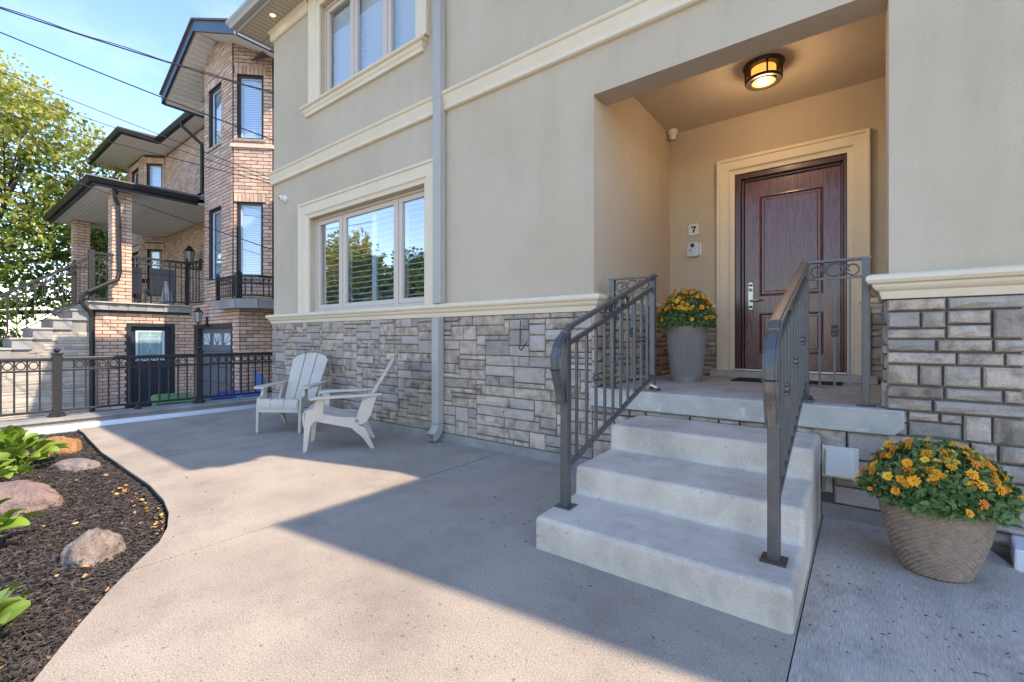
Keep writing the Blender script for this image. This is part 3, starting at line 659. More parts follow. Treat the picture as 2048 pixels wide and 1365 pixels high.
# ------------------------------------------------------------------ iron handrails
def rect_sweep(g, pts, w, h, mi=0):              # pts in a vertical plane; w across (horizontal), h in-plane
    pts = [Vector(p) for p in pts]; hor = Vector((pts[-1].x - pts[0].x, pts[-1].y - pts[0].y, 0))
    hor.normalize(); ac = Vector((hor.y, -hor.x, 0)); rows = []
    for i, p in enumerate(pts):
        d = (pts[min(i + 1, len(pts) - 1)] - pts[max(i - 1, 0)]).normalized(); n = ac.cross(d).normalized()
        rows.append([p + ac * (w / 2) * a + n * (h / 2) * b for a, b in ((-1, -1), (1, -1), (1, 1), (-1, 1))])
    vs = [v for r_ in rows for v in r_]
    fs = [(i * 4 + j, (i + 1) * 4 + j, (i + 1) * 4 + (j + 1) % 4, i * 4 + (j + 1) % 4) for i in range(len(pts) - 1) for j in range(4)] + [(3, 2, 1, 0), tuple(len(vs) - 4 + k for k in range(4))]
    return g.add(vs, fs, mi)
def spiral(cx, cz, r0, r1, a0, a1, n=22): return [(cx + (r0 + (r1 - r0) * i / n) * math.cos(a0 + (a1 - a0) * i / n), cz + (r0 + (r1 - r0) * i / n) * math.sin(a0 + (a1 - a0) * i / n)) for i in range(n + 1)]
def handrail(X, side, label):
    """side = -1: return panel to the left, +1 to the right"""
    T = thing('handrail', label, 'railing', (X, 2.28, .175), group='wrought iron handrails beside the steps')
    yl, yu = 2.28, 3.665; zt = lambda y: 1.205 + (y - yl) * (1.655 - 1.205) / (yu - yl)
    for (px, py, pz, top, w) in ((X, yl, .175, zt(yl) - .012, .048), (X, yu, .735, 1.648, .042), (X + side * (.355 if side < 0 else .325), yu, .722, 1.655, .042)):
        po = obj('post', G().box(px - w / 2, px + w / 2, py - w / 2, py + w / 2, pz, top), MT['iron'], T, bev=.004)
        bm = G().box(px - .05, px + .05, py - .05, py + .05, pz - (.0 if pz < .5 else .014), pz + .010 - (.0 if pz < .5 else .008))
        sub(po, 'base_plate', bm, MT['rust'] if (side > 0 and pz < .5) else MT['iron'])
        if px == X and pz > .5: sub(po, 'clamp', G().tube([(X - .03, yu - .04, .735), (X, yu - .05, .775), (X + .04, yu - .03, .75)], .014, 6), MT['rust' if side > 0 else 'satin'])
    # moulded cap rail with a scroll end: down, forward and curling back
    path = [(X, yu + .022, 1.662)]
    path += [(X, y, zt(y)) for y in (3.4, 3.0, 2.7, 2.45, 2.33)]
    path += [(X, 2.27, 1.178), (X, 2.215, 1.145), (X, 2.18, 1.095), (X, 2.163, 1.035), (X, 2.165, .975), (X, 2.182, .92), (X, 2.205, .865), (X, 2.222, .81), (X, 2.23, .775)]
    g = G(); rect_sweep(g, path[:11], .058, .012); rect_sweep(g, path[:11], .036, .026)
    obj('cap_rail', g, MT['iron'], T, smooth=False, bev=.004)
    g = G(); rect_sweep(g, path[10:], .058, .0125); rect_sweep(g, path[10:], .037, .027)
    obj('scroll_end', g, MT['ironcap' if side > 0 else 'iron'], T, bev=.004)
    rail2 = lambda y: zt(y) - .095; rail3 = lambda y: .395 + (y - yl) * (.845 - .395) / (yu - yl)
    obj('sloping_rail', rect_sweep(G(), [(X, yl, rail2(yl)), (X, yu, rail2(yu))], .022, .026), MT['iron'], T)
    obj('bottom_rail', rect_sweep(G(), [(X, yl, rail3(yl)), (X, yu, rail3(yu))], .022, .026), MT['iron'], T)
    for k in range(10):
        y = yl + (k + 1) * (yu - yl) / 11; z0, z1 = rail3(y), rail2(y)
        b = obj('baluster', G().box(X - .008, X + .008, y - .008, y + .008, z0, z1), MT['iron'], T)
        if k in (2, 5, 8):
            zc = (z0 + z1) / 2 + .02
            sub(b, 'collar', G().lathe([(.012, -.032), (.020, -.028), (.020, -.020), (.014, -.016), (.024, -.004), (.024, .006), (.014, .016), (.020, .020), (.020, .028), (.012, .032)], 8, c=(X, y, zc)), MT['iron'])
    # flower / ring ornament between cap and sloping rail
    yc = 2.98; sl = (1.655 - 1.205) / (yu - yl)
    def q(dy, dz): return (X, yc + dy, zt(yc + dy) - .048 + dz)
    g = G()
    for c_ in (-.05, .035): g.tube([q(c_ + .036 * math.cos(a), .036 * math.sin(a)) for a in [k * math.pi / 8 for k in range(16)]], .006, 6, closed=True)
    for s_, c_ in ((-1, -.13), (1, .11)):
        g.tube([q(c_ - s_ * .03, -.02), q(c_, .025), q(c_ + s_ * .05, .02), q(c_ + s_ * .07, -.025), q(c_ + s_ * .11, -.01)], [.010, .014, .012, .008, .003], 6)
        g.tube([q(c_ - s_ * .05, .03), q(c_ - s_ * .01, -.03), q(c_ + s_ * .05, -.035), q(c_ + s_ * .13, .02)], [.008, .011, .008, .003], 6)
    obj('leaf_ornament', g, MT['iron'], T, smooth=True)
    # return panel along the slab edge
    xe = X + side * (.355 if side < 0 else .325); z = 1.655
    g = G(); rect_sweep(g, [(X, yu, z + .004), (xe + side * .03, yu, z + .004)], .05, .014); obj('cap_rail', g, MT['iron'], T)
    obj('panel_rail', rect_sweep(G(), [(X, yu, 1.545), (xe, yu, 1.545)], .02, .014), MT['iron'], T)
    obj('bottom_rail', rect_sweep(G(), [(X, yu, .83), (xe, yu, .83)], .02, .018), MT['iron'], T)
    for k in range(3):
        x = X + (xe - X) * (k + 1) / 4
        b = obj('baluster', G().box(x - .007, x + .007, yu - .007, yu + .007, .83, 1.545), MT['iron'], T)
        if k == 1: sub(b, 'collar', G().lathe([(.010, -.04), (.022, -.03), (.014, -.018), (.024, 0), (.014, .018), (.022, .03), (.010, .04)], 8, c=(x, yu, 1.2)), MT['iron'])
    cx = (X + xe) / 2; w = abs(xe - X) / 2 - .03; g = G(); zc = 1.599
    g.tube([(cx + .042 * math.cos(k * math.pi / 10), yu, zc + .042 * math.sin(k * math.pi / 10)) for k in range(20)], .0055, 6, closed=True)
    for s_ in (-1, 1):
        c2 = cx + s_ * (w - .042)
        pts = [(cx + s_ * .042, yu, zc)] + [(cx + s_ * (.042 + .02), yu, zc - .025)] + [(c2 + s_ * a, yu, zc + b) for a, b in spiral(0, 0, .044, .014, R(-80), R(250), 18)]
        g.tube(pts, .0055, 6)
        pts = [(cx + s_ * .045, yu, zc)] + [(c2 - s_ * .035 + s_ * -a * .6, yu, zc + .018 + b * .6) for a, b in spiral(0, 0, .036, .012, R(200), R(-60), 14)]
        g.tube(pts, .0045, 6)
    obj('scroll', g, MT['iron'], T, smooth=True)
    return T
handrail(-1.36, -1, 'black iron handrail on the left side of the steps')
handrail(-.305, 1, 'iron handrail on the right side of the steps with worn cap and rusty foot')

# ------------------------------------------------------------------ small fixtures on the house
L0 = (-.71, 4.68, 3.64)
lt = thing('porch_light', 'round bronze ceiling light glowing amber above the door', 'ceiling light', L0)
obj('canopy', G().lathe([(0, 0), (.165, 0), (.170, -.012), (.160, -.028), (.150, -.032), (0, -.032)], 32, c=L0), MT['bronze'], lt, smooth=False)
obj('lower_ring', G().lathe([(.120, -.135), (.150, -.135), (.153, -.148), (.145, -.160), (.120, -.160), (.120, -.135)], 32, c=L0, cap=False), MT['bronze'], lt)
obj('inner_ring', G().lathe([(.096, -.145), (.108, -.145), (.108, -.165), (.096, -.165), (.096, -.145)], 32, c=L0, cap=False), MT['bronze'], lt)
for k in range(4):
    a = R(20 + 90 * k); x, y = L0[0] + .148 * math.cos(a), L0[1] + .148 * math.sin(a); obj('strut', G().box(x - .007, x + .007, y - .007, y + .007, L0[2] - .14, L0[2] - .03), MT['bronze'], lt)
obj('outer_glass', G().lathe([(.142, -.034), (.142, -.134)], 32, c=L0, cap=False), glass_mat('lamp_glass', .08, (1, .88, .66)), lt, smooth=True)
obj('diffuser', G().lathe([(.100, -.034), (.100, -.135), (.094, -.158), (.05, -.164), (0, -.165)], 32, c=L0, cap=False), emit_mat('amber_diffuser', (1, .50, .14), .38, (.30, .19, .08)), lt, smooth=True)
obj('bulb', G().lathe([(0, -.166), (.02, -.169), (.028, -.172), (.02, -.174), (0, -.175)], 16, c=L0, cap=False), MT['glow'], lt, smooth=True)
pl = bpy.data.lights.new('porch_lamp_light', 'POINT'); pl.energy = 4.0; pl.color = (1, .76, .50); pl.shadow_soft_size = .09
plo = bpy.data.objects.new('porch_lamp_light', pl); COL.objects.link(plo); plo.parent = lt; plo.location = (0, 0, -.26)
# recessed soffit spot
dl = thing('soffit_spotlight', 'small round recessed spotlight lit in the tan eave soffit', 'spotlight', (-7.39, 3.40, 6.268))
obj('trim_ring', G().lathe([(.035, -.002), (.055, -.004), (.058, -.010), (.040, -.010), (.035, -.002)], 20, c=(-7.39, 3.40, 6.268), cap=False), MT['beige'], dl)
obj('lens', G().lathe([(0, -.006), (.036, -.006)], 20, c=(-7.39, 3.40, 6.268), cap=False), emit_mat('warm_spot', (1, .8, .5), 3), dl)

def dome_camera(loc, rot, label):
    t = thing('security_camera', label, 'camera', loc, world_geo=False); t.rotation_euler = rot
    link('base', mesh_of('base', G().lathe([(0, 0), (.062, 0), (.064, .012), (.058, .03), (.042, .062), (0, .062)], 24), MT['white'], True), t)
    bl = G().lathe([(.0, -.044), (.02, -.040), (.036, -.025), (.044, 0), (.036, .025), (.02, .040), (0, .044)], 20)
    b = link('eyeball', mesh_of('eyeball', bl, MT['white'], True), t, loc=(0, 0, .072))
    link('lens', mesh_of('lens', G().lathe([(0, 0), (.013, 0), (.013, .008), (0, .008)], 14), MT['ink']), b, M=Matrix.Translation((.012, -.012, .036)))
    link('lens', mesh_of('lens', G().lathe([(0, 0), (.009, 0), (.009, .006), (0, .006)], 14), MT['ink']), b, M=Matrix.Translation((-.014, .006, .040)))
    return t
dome_camera((-1.80, 5.50, 3.64), (R(180), 0, 0), 'white dome security camera in the corner of the entry ceiling')
dome_camera((-7.37, 3.6, 3.395), (R(90), 0, R(0)), 'white dome security camera on the stucco at the left house corner')
# number tile 7
tp = thing('house_number_tile', 'white ceramic tile with the number 7 above the intercom', 'sign', (-1.58, 5.6, 2.44))
tl = obj('tile', G().box(-1.655, -1.505, 5.588, 5.6, 2.362, 2.518), MT['tilew'], tp, bev=.002)
g = G(); yy = 5.5865
for sx in (-1, 1):
    for k in range(5):
        z = 2.385 + k * .0275; g.box(-1.58 + sx * .066 - .005, -1.58 + sx * .066 + .005, yy, 5.5885, z - .008 + .002 * (k % 2), z + .008)
for sz in (-1, 1):
    for k in range(5):
        x = -1.635 + k * .0275; g.box(x - .008, x + .008, yy, 5.5885, 2.44 + sz * .069 - .004, 2.44 + sz * .069 + .004)
obj('border_pattern', g, MT['inkb'], tp)
g = G(); M7 = Matrix(((1, 0, 0, -1.58), (0, 0, 1, 5.584), (0, 1, 0, 2.44), (0, 0, 0, 1)))
g.prism([(-.026, .036), (.028, .036), (.028, .024), (.012, -.004), (.006, -.038), (-.014, -.038), (-.008, -.006), (.008, .020), (-.014, .020), (-.020, .010), (-.026, .010)], 0, .004, M=M7)
obj('digit', g, MT['ink'], tp)
ic = thing('intercom', 'silver video doorbell intercom beside the front door', 'intercom', (-1.585, 5.6, 2.2))
obj('back_plate', G().box(-1.675, -1.495, 5.59, 5.6, 2.125, 2.275), MT['satin'], ic, bev=.003)
bd = obj('housing', G().box(-1.650, -1.52, 5.556, 5.592, 2.115, 2.285), mat('silver_housing', (.55, .56, .56), .4, metal=.3), ic, bev=.008)
sub(bd, 'lens', G().lathe([(0, 0), (.024, 0), (.024, .006), (.014, .008), (0, .008)], 18, M=Matrix.Translation((-1.585, 5.558, 2.245)) @ Matrix.Rotation(R(90), 4, 'X')), MT['ink'])
sub(bd, 'call_button', G().lathe([(0, 0), (.012, 0), (.012, .006), (0, .006)], 14, M=Matrix.Translation((-1.568, 5.558, 2.185)) @ Matrix.Rotation(R(90), 4, 'X')), MT['white'])
sub(bd, 'speaker_grille', G().box(-1.63, -1.59, 5.553, 5.558, 2.175, 2.20), MT['metalgrey'])
# vent, faucet, cable, doormat
vt = thing('dryer_vent', 'white square vent hood on the stone beside the steps', 'vent', (-.11, 3.56, .36))
obj('flange', G().box(-.205, -.015, 3.548, 3.562, .262, .462), MT['white'], vt, bev=.003)
g = G(); g.add([(-.195, 3.55, .28), (-.04, 3.55, .28), (-.04, 3.55, .445), (-.195, 3.55, .445), (-.185, 3.49, .285), (-.05, 3.49, .285), (-.055, 3.525, .435), (-.18, 3.525, .435)],
    [(0, 1, 5, 4), (1, 2, 6, 5), (2, 3, 7, 6), (3, 0, 4, 7), (4, 5, 6, 7)]); obj('hood', g, MT['white'], vt, bev=.004)
fa = thing('garden_tap', 'small metal hose tap on the stone wall near the ground', 'tap', (-2.78, 3.57, .475))
obj('pipe', G().tube([(-2.78, 3.6, .475), (-2.78, 3.50, .475), (-2.78, 3.46, .45), (-2.78, 3.455, .43)], [.012, .012, .012, .009], 8), MT['satin'], fa, smooth=True)
obj('wheel_handle', G().tube([(-2.78 + .026 * math.cos(k * math.pi / 6), 3.49, .515 + .026 * math.sin(k * math.pi / 6)) for k in range(12)], .005, 6, closed=True).tube([(-2.78, 3.50, .475), (-2.78, 3.49, .515)], .006, 6), MT['metalgrey'], fa)
o = obj('loose_cable', G().tube([(-2.63, 3.555, 1.32), (-2.635, 3.555, 1.2), (-2.63, 3.55, 1.10), (-2.625, 3.53, 1.05), (-2.59, 3.51, 1.035), (-2.55, 3.50, 1.07), (-2.50, 3.49, 1.12)], .005, 6), MT['wire'], smooth=True)
tag(o, 'short loose black cable end hanging on the stone facade', 'cable')
o = obj('doormat', G().box(-1.05, -.14, 4.98, 5.36, .72, .732), MT['mat_rub'], bev=.004); tag(o, 'thin black doormat in front of the mahogany door', 'doormat')

# ------------------------------------------------------------------ adirondack chairs
def chair(label, loc, rz):
    T = thing('adirondack_chair', label, 'chair', loc, rz, 'grey plastic adirondack chairs on the patio', world_geo=False)
    m = MT['chair']; YZ = lambda x: Matrix(((0, 0, 1, x), (1, 0, 0, 0), (0, 1, 0, 0), (0, 0, 0, 1)))
    def part(name, g, bev_=.006, smooth=False): o = link(name, mesh_of(name, g, m, smooth), T); bevel(o, bev_, 3); return o
    for s in (-1, 1):
        xo = s * .26 - .016
        part('front_leg', G().prism([(-.025, 0), (.012, 0), (.050, .26), (.075, .30), (.165, .33), (.175, .545), (.105, .545), (.075, .44), (.0, .42), (-.012, .30)], 0, .032, M=YZ(xo)))
        part('side_rail', G().prism([(.03, .32), (.30, .255), (.46, .215), (.50, .245), (.52, .30), (.46, .335), (.30, .345), (.04, .415)], 0, .026, M=YZ(xo + .003)))
        part('rear_leg', G().prism([(.42, .235), (.50, .255), (.575, .22), (.605, .15), (.665, 0), (.625, 0), (.545, .12), (.47, .19)], 0, .032, M=YZ(xo)))
        part('back_support', G().prism([(.45, .29), (.52, .25), (.58, .27), (.635, .36), (.66, .46), (.69, .55), (.63, .555), (.55, .50), (.51, .42), (.49, .34)], 0, .026, M=YZ(xo + .003)))
        # arm: broad plank, widening forward, thin edge turned down
        ax = s * .285
        pts = [(-.065, .06), (.055, .045), (.07, .10), (.062, .30), (.03, .62), (.0, .74), (-.045, .74), (-.05, .45), (-.06, .2)]
        pts = [(ax + s * a, b) for a, b in pts]
        if s > 0: pts = pts[::-1]
        g = G(); n = len(pts); zf = lambda y: .540 + .025 * max(0, (y - .3)) + (-.014 if y < .08 else 0)
        vs = [(x, y, zf(y)) for x, y in pts] + [(x, y, zf(y) + .024) for x, y in pts]
        g.add(vs, [tuple(range(n)), tuple(range(2 * n - 1, n - 1, -1))] + [(i, n + i, n + (i + 1) % n, (i + 1) % n) for i in range(n)][::1])
        part('armrest', g, .007)
    # seat of three lengthwise slats on a curved profile, apron in front
    prof = [(-.035, .30), (-.04, .36), (-.02, .405), (.02, .418), (.12, .395), (.28, .350), (.42, .312), (.50, .300)]
    for k in range(3):
        a = -.245 + k * .165; b = a + .153; rows = []
        g = G(); n = len(prof)
        vs = [(x, y, z) for x in (a, b) for y, z in prof] + [(x, y + .006, z - .016) for x in (a, b) for y, z in prof]
        fs = [(i, i + 1, n + i + 1, n + i) for i in range(n - 1)] + [(2 * n + i, 3 * n + i, 3 * n + i + 1, 2 * n + i + 1) for i in range(n - 1)]
        fs += [(i, 2 * n + i, 2 * n + i + 1, i + 1) for i in range(n - 1)] + [(n + i, n + i + 1, 3 * n + i + 1, 3 * n + i) for i in range(n - 1)] + [(0, n, 3 * n, 2 * n), (n - 1, 3 * n - 1, 4 * n - 1, 2 * n - 1)]
        g.add(vs, fs); part('seat_slat', g, .004, True)
    part('seat_apron', G().box(-.25, .25, -.030, -.012, .25, .395), .006)
    part('cross_bar', G().box(-.25, .25, .30, .33, .275, .318), .004)
    # back: three fanning slats with a crowned top
    d = Vector((0, .40, .67)).normalized(); B0 = Vector((0, .47, .285)); nrm = Vector((0, d.z, -d.y))
    MB = Matrix(((1, 0, 0, B0.x), (0, d.y, nrm.y, B0.y), (0, d.z, nrm.z, B0.z), (0, 0, 0, 1)))
    top = lambda u: .775 - 1.35 * u * u
    wb, wt = .195, .245
    for k in range(3):
        l0, l1 = -1 + k * 2 / 3 + (.025 if k else 0), -1 + (k + 1) * 2 / 3 - (.025 if k < 2 else 0)
        pts = [(l0 * wb, 0), (l1 * wb, 0), (l1 * (wb + .02), .25)]
        for q in range(5):
            u = l1 + (l0 - l1) * q / 4; pts.append((u * wt, top(u * wt) - (.03 if abs(u) > .97 else 0)))
        pts.append((l0 * (wb + .02), .25))
        part('back_slat', G().prism(pts, 0, .018, M=MB), .005)
    for b_ in ((-.20, .20, .0, .04, -.004, .010), (-.215, .215, .36, .40, .019, .030), (-.225, .225, .60, .63, .019, .028)): part('back_web', G().box(*b_, M=MB), .003)
    return T
def place(front, rear):
    d = Vector((rear[0] - front[0], rear[1] - front[1])); return (front[0], front[1], .0), math.atan2(-d.x, d.y)
l, a = place((-5.61, 2.655), (-5.985, 3.17)); chair('pale grey plastic adirondack chair facing the camera, nearer the black fence', l, a)
l, a = place((-4.655, 2.525), (-4.28, 3.03)); chair('pale grey plastic adirondack chair seen from its side, nearer the downspout', l, a)

# ------------------------------------------------------------------ planters with mums
def petal_mesh(n=13, r=.026):
    g = G()
    for k in range(n):
        a = 2 * math.pi * k / n + rnd.uniform(-.12, .12); rr = r * rnd.uniform(.85, 1.1); w = .30 * r; up = rnd.uniform(.1, .4) * r
        c, s_ = math.cos(a), math.sin(a)
        P_ = lambda q, t, z: (c * q - s_ * t, s_ * q + c * t, z)
        g.add([P_(.15 * r, -w * .35, .1 * r), P_(.15 * r, w * .35, .1 * r), P_(.65 * rr, w * .6, up), P_(rr, 0, up * .8), P_(.65 * rr, -w * .6, up)], [(0, 4, 3, 2, 1)])
    for k in range(7):
        a = 2 * math.pi * k / 7; c, s_ = math.cos(a), math.sin(a); w = .2 * r
        P_ = lambda q, t, z: (c * q - s_ * t, s_ * q + c * t, z)
        g.add([P_(.05 * r, -w * .4, .3 * r), P_(.05 * r, w * .4, .3 * r), P_(.5 * r, w * .5, .55 * r), P_(.62 * r, 0, .5 * r), P_(.5 * r, -w * .5, .55 * r)], [(0, 4, 3, 2, 1)])
    g.lathe([(.0, .25 * r), (.16 * r, .35 * r), (.12 * r, .5 * r), (0, .52 * r)], 6, mi=1, cap=False)
    return g
PT = [MT['petal'], MT['petal'], mat('yellow_petal', (.93, .52, .02), .55, (.90, .62, .06), 40, tint=.1), mat('orange_red_petal', (.72, .15, .012), .6, (.82, .26, .015), 40, tint=.2), MT['petal']]
FL = [mesh_of('flower', petal_mesh(n_), [PT[i_], MT['core']]) for i_, n_ in enumerate((13, 11, 12, 9, 15))]
def mum(label, base, R0, Hd, nl, nf, leafs, tilt_front, fs=1.0):
    T = thing('chrysanthemum', label, 'flowers', base)
    bx, by, bz = base; g = G()
    for i in range(nl):
        a = rnd.uniform(0, 6.283); ph = math.acos(1 - rnd.random() * 1.12) ; k = .70 + .34 * rnd.random() + .10 * math.sin(a * 5 + ph * 7) * rnd.random()
        if ph > R(95): k *= .93
        x, y, z = math.sin(ph) * math.cos(a) * R0 * k, math.sin(ph) * math.sin(a) * R0 * k, max(math.cos(ph), -.10) * Hd * k
        n = Vector((x / R0, y / R0, z / Hd * .9 + .15)).normalized()
        Lf = leafs * rnd.uniform(.6, 1.25); q = n.to_track_quat('Z', 'Y').to_matrix().to_4x4()
        Mx = Matrix.Translation((bx + x, by + y, bz + z)) @ q @ Matrix.Rotation(rnd.uniform(0, 6.28), 4, 'Z') @ Matrix.Rotation(rnd.uniform(-.2, -1.1), 4, 'Y')
        w = Lf * rnd.uniform(.20, .34)
        vs = [(0, 0, 0), (Lf * .35, -w, .12 * Lf), (Lf * .6, -w * .55, .1 * Lf), (Lf * .72, -w * .85, .12 * Lf), (Lf, 0, 0), (Lf * .72, w * .85, .12 * Lf), (Lf * .6, w * .55, .1 * Lf), (Lf * .35, w, .12 * Lf), (Lf * .5, 0, .02 * Lf)]
        g.add([Mx @ Vector(v) for v in vs], [(0, 1, 8, 7), (1, 2, 8), (2, 3, 4, 8), (8, 4, 5, 6), (8, 6, 7)], 0, rnd.random())
    for i in range(nl // 16):
        a = rnd.uniform(0, 6.283); k = rnd.uniform(.8, 1.0); ph = rnd.uniform(.2, 1.5)
        p = Vector((bx + math.sin(ph) * math.cos(a) * R0 * k, by + math.sin(ph) * math.sin(a) * R0 * k, bz + math.cos(ph) * Hd * k)); c0 = Vector((bx, by, bz)) * .45 + p * .55
        g.tube([c0, p], .0018, 4, cap=False)
    obj('foliage', g, MT['mumleaf'], T, tint=True, kind='stuff')
    if nl > 3000: pass
    i = 0; tries = 0; P_ = []
    while i < nf and tries < 9000:
        tries += 1
        a = rnd.uniform(0, 6.283); ph = math.acos(1 - rnd.random() * .96)
        if math.cos(a * 3 + ph * 6) + math.sin(a * 5 - ph * 4) < -1.15: continue
        n = Vector((math.sin(ph) * math.cos(a), math.sin(ph) * math.sin(a), math.cos(ph)))
        p = Vector((n.x * R0, n.y * R0, n.z * Hd)) * rnd.uniform(.98, 1.16)
        if ph > R(68) and rnd.random() < .8: continue
        if any((p - q_).length < .021 * fs for q_ in P_): continue
        P_.append(p); n2 = (n + Vector((rnd.gauss(0, .4), rnd.gauss(0, .4) - .15, rnd.gauss(.25, .3)))).normalized()
        sc = rnd.uniform(.62, 1.12) * fs * (.42 if rnd.random() < .2 else 1)
        link('flower', FL[rnd.choice((0, 0, 1, 2, 2, 3, 4))], T, M=Matrix.Translation(p) @ n2.to_track_quat('Z', 'Y').to_matrix().to_4x4() @ Matrix.Rotation(rnd.uniform(0, 6), 4, 'Z') @ Matrix.Scale(sc, 4)); i += 1
    return T
# wicker pot
px_, py_ = .285, 3.07
wp = thing('wicker_planter', 'brown woven wicker planter on the ground right of the steps', 'planter', (px_, py_, 0))
rowsN = 30; prof = []
def rad(z):
    t = z / .365
    return .122 + .095 * math.sin(min(1, t * .93 + .03) * math.pi / 2) ** .9
NS = 288; vs = []; zz = []
for i in range(rowsN * 4 + 1):
    z = .004 + .361 * i / (rowsN * 4); zz.append(z); row = i // 4; ph = (i % 4) / 4
    b = math.sin(ph * math.pi)
    for k in range(NS):
        a = 2 * math.pi * k / NS; wv = math.cos(36 * a + (math.pi if row % 2 else 0))
        r_ = rad(z) + .0085 * b * (1 + .45 * wv) - .006
        vs.append((px_ + r_ * math.cos(a), py_ + r_ * math.sin(a), z))
fs = [(i * NS + k, i * NS + (k + 1) % NS, (i + 1) * NS + (k + 1) % NS, (i + 1) * NS + k) for i in range(rowsN * 4) for k in range(NS)]
g = G(); g.add(vs, fs); obj('woven_body', g, MT['wicker'], wp, smooth=True)
obj('braided_rim', G().tube([(px_ + (rad(.365) - .002 + .003 * math.cos(k * .9)) * math.cos(2 * math.pi * k / 120), py_ + (rad(.365) - .002 + .003 * math.cos(k * .9)) * math.sin(2 * math.pi * k / 120), .366 + .003 * math.sin(k * .9)) for k in range(120)], .008, 6, closed=True), MT['wicker'], wp, smooth=True)
obj('liner', G().lathe([(.175, .30), (.200, .352), (.206, .358), (.202, .345), (.0, .32)], 40, c=(px_, py_, 0), cap=False), MT['potdark'], wp)
mum('large orange and yellow chrysanthemum in the wicker planter', (px_, py_, .37), .26, .235, 8500, 190, .038, 0, 1.12)
# tall ribbed pot on slab
qx, qy = -1.405, 4.72
rp = thing('ribbed_planter', 'tall grey ribbed planter standing on the porch slab', 'planter', (qx, qy, .72))
g = G(); prof = [(.150, .0), (.150, .035)] + [(.150 + (.197 - .150) * t / 10, .035 + .46 * t / 10) for t in range(11)] + [(.199, .51), (.204, .54), (.206, .552), (.194, .552), (.188, .52), (0, .50)]
n = 52 * 4
def rib(a, z):
    if z < .035 or z > .497: return 1
    f = min(1, (z - .035) / .02, (.497 - z) / .02); return 1 - .035 * f * (.5 - .5 * math.cos(52 * a)) ** 1.0
g.lathe(prof, n, c=(qx, qy, .72), fr=rib); obj('ribbed_body', g, MT['ribpot'], rp, smooth=False)
mum('round yellow chrysanthemum in the tall ribbed planter', (qx, qy, 1.30), .255, .31, 6000, 170, .030, 0, 1.05)
# ------------------------------------------------------------------ garden bed: rocks, hostas
def rock(label, c, sz, m, seed, rz=0, flat=0):
    import mathutils.noise as MN
    g = G(); n, k = 56, 32; vs = []
    for i in range(k + 1):
        ph = math.pi * i / k
        for j in range(n):
            a = 2 * math.pi * j / n; d = Vector((math.sin(ph) * math.cos(a), math.sin(ph) * math.sin(a), math.cos(ph)))
            r_ = 1 + .20 * MN.noise(d * 1.6 + Vector((seed, 0, 0))) + .11 * MN.noise(d * 3.5 + Vector((seed, 3, 0))) + .05 * MN.noise(d * 9 + Vector((seed, 3, 0))) + .02 * MN.noise(d * 22)
            p = Vector((d.x * sz[0], d.y * sz[1], d.z * sz[2])) * r_
            if flat and p.z > sz[2] * flat: p.z = sz[2] * flat + (p.z - sz[2] * flat) * .3
            vs.append(p)
    g.add(vs, [(i * n + j, (i + 1) * n + j, (i + 1) * n + (j + 1) % n, i * n + (j + 1) % n) for i in range(k) for j in range(n)])
    o = link('boulder', mesh_of('boulder', g, m, True), loc=c, rot=(0, 0, rz)); tag(o, label, 'rock')
    return o
rock('smooth orange-brown boulder beside the white pipe', (-6.72, .90, -.04), (.25, .16, .155), rockmat('orange_rock', (.38, .18, .07), (.28, .13, .055)), 2, .3)
rock('flat pinkish grey stone lying near the patio edge', (-5.72, .87, -.05), (.22, .12, .115), rockmat('pale_pink_rock', (.27, .21, .185), (.19, .15, .135)), 5, .45, .6)
rock('large angular pink granite boulder at the left picture edge', (-4.80, .40, -.05), (.36, .18, .20), rockmat('pink_rock', (.27, .175, .145), (.19, .13, .11)), 11, .5, .75)
rock('round mottled grey boulder nearest the camera', (-3.33, .575, -.055), (.135, .125, .15), rockmat('grey_rock', (.27, .205, .165), (.17, .13, .105)), 16, .2)
def hosta_leaf():
    g = G(); n = 7; L_, W_ = .16, .048
    for i in range(n + 1):
        t = i / n; w = W_ * math.sin(math.pi * min(1, t * .93 + .04)) ** .8 + .003; x = L_ * t; z = .30 * L_ * math.sin(t * 2.3)
        g.v += [(x, -w, z + w * .35), (x, 0, z - w * .1), (x, w, z + w * .35)]
    for i in range(n):
        for j in range(2): g.f.append((i * 3 + j, (i + 1) * 3 + j, (i + 1) * 3 + j + 1, i * 3 + j + 1)); g.m.append(0); g.t.append(.2 + .4 * j)
    g.tube([(0, 0, 0), (-.05, 0, -.03), (-.11, 0, -.09)], .004, 5, cap=False)
    return g
HL = mesh_of('leaf', hosta_leaf(), MT['hosta'], True, tint=True)
def hosta(label, c, n, spread, sc, seed):
    T = thing('hosta', label, 'plant', c, group='hosta plants in the mulch bed'); r = random.Random(seed)
    for i in range(n):
        a = r.uniform(0, 6.283); q = r.random() ** .7; s_ = sc * r.uniform(.7, 1.2)
        el = R(70) * (1 - q) - R(5)
        p = Vector((math.cos(a) * spread * q * .7, math.sin(a) * spread * q * .7, .05 + spread * .55 * (1 - q * .7)))
        link('leaf', HL, T, M=Matrix.Translation(p) @ Matrix.Rotation(a + r.gauss(0, .4), 4, 'Z') @ Matrix.Rotation(-el, 4, 'Y') @ Matrix.Rotation(r.gauss(0, .35), 4, 'X') @ Matrix.Scale(s_, 4))
    return T
hosta('big lime green hosta clump beside the orange boulder', (-6.05, .50, -.04), 70, .34, 1.0, 1)
hosta('lime green hosta clump behind the large pink boulder', (-5.35, .22, -.04), 60, .30, 1.0, 2)
hosta('hosta clump between the pink boulder and the grey boulder', (-3.98, .18, -.05), 24, .22, .95, 3)
hosta('small hosta with few leaves in the bottom left corner', (-2.66, .10, -.05), 12, .16, .95, 4)
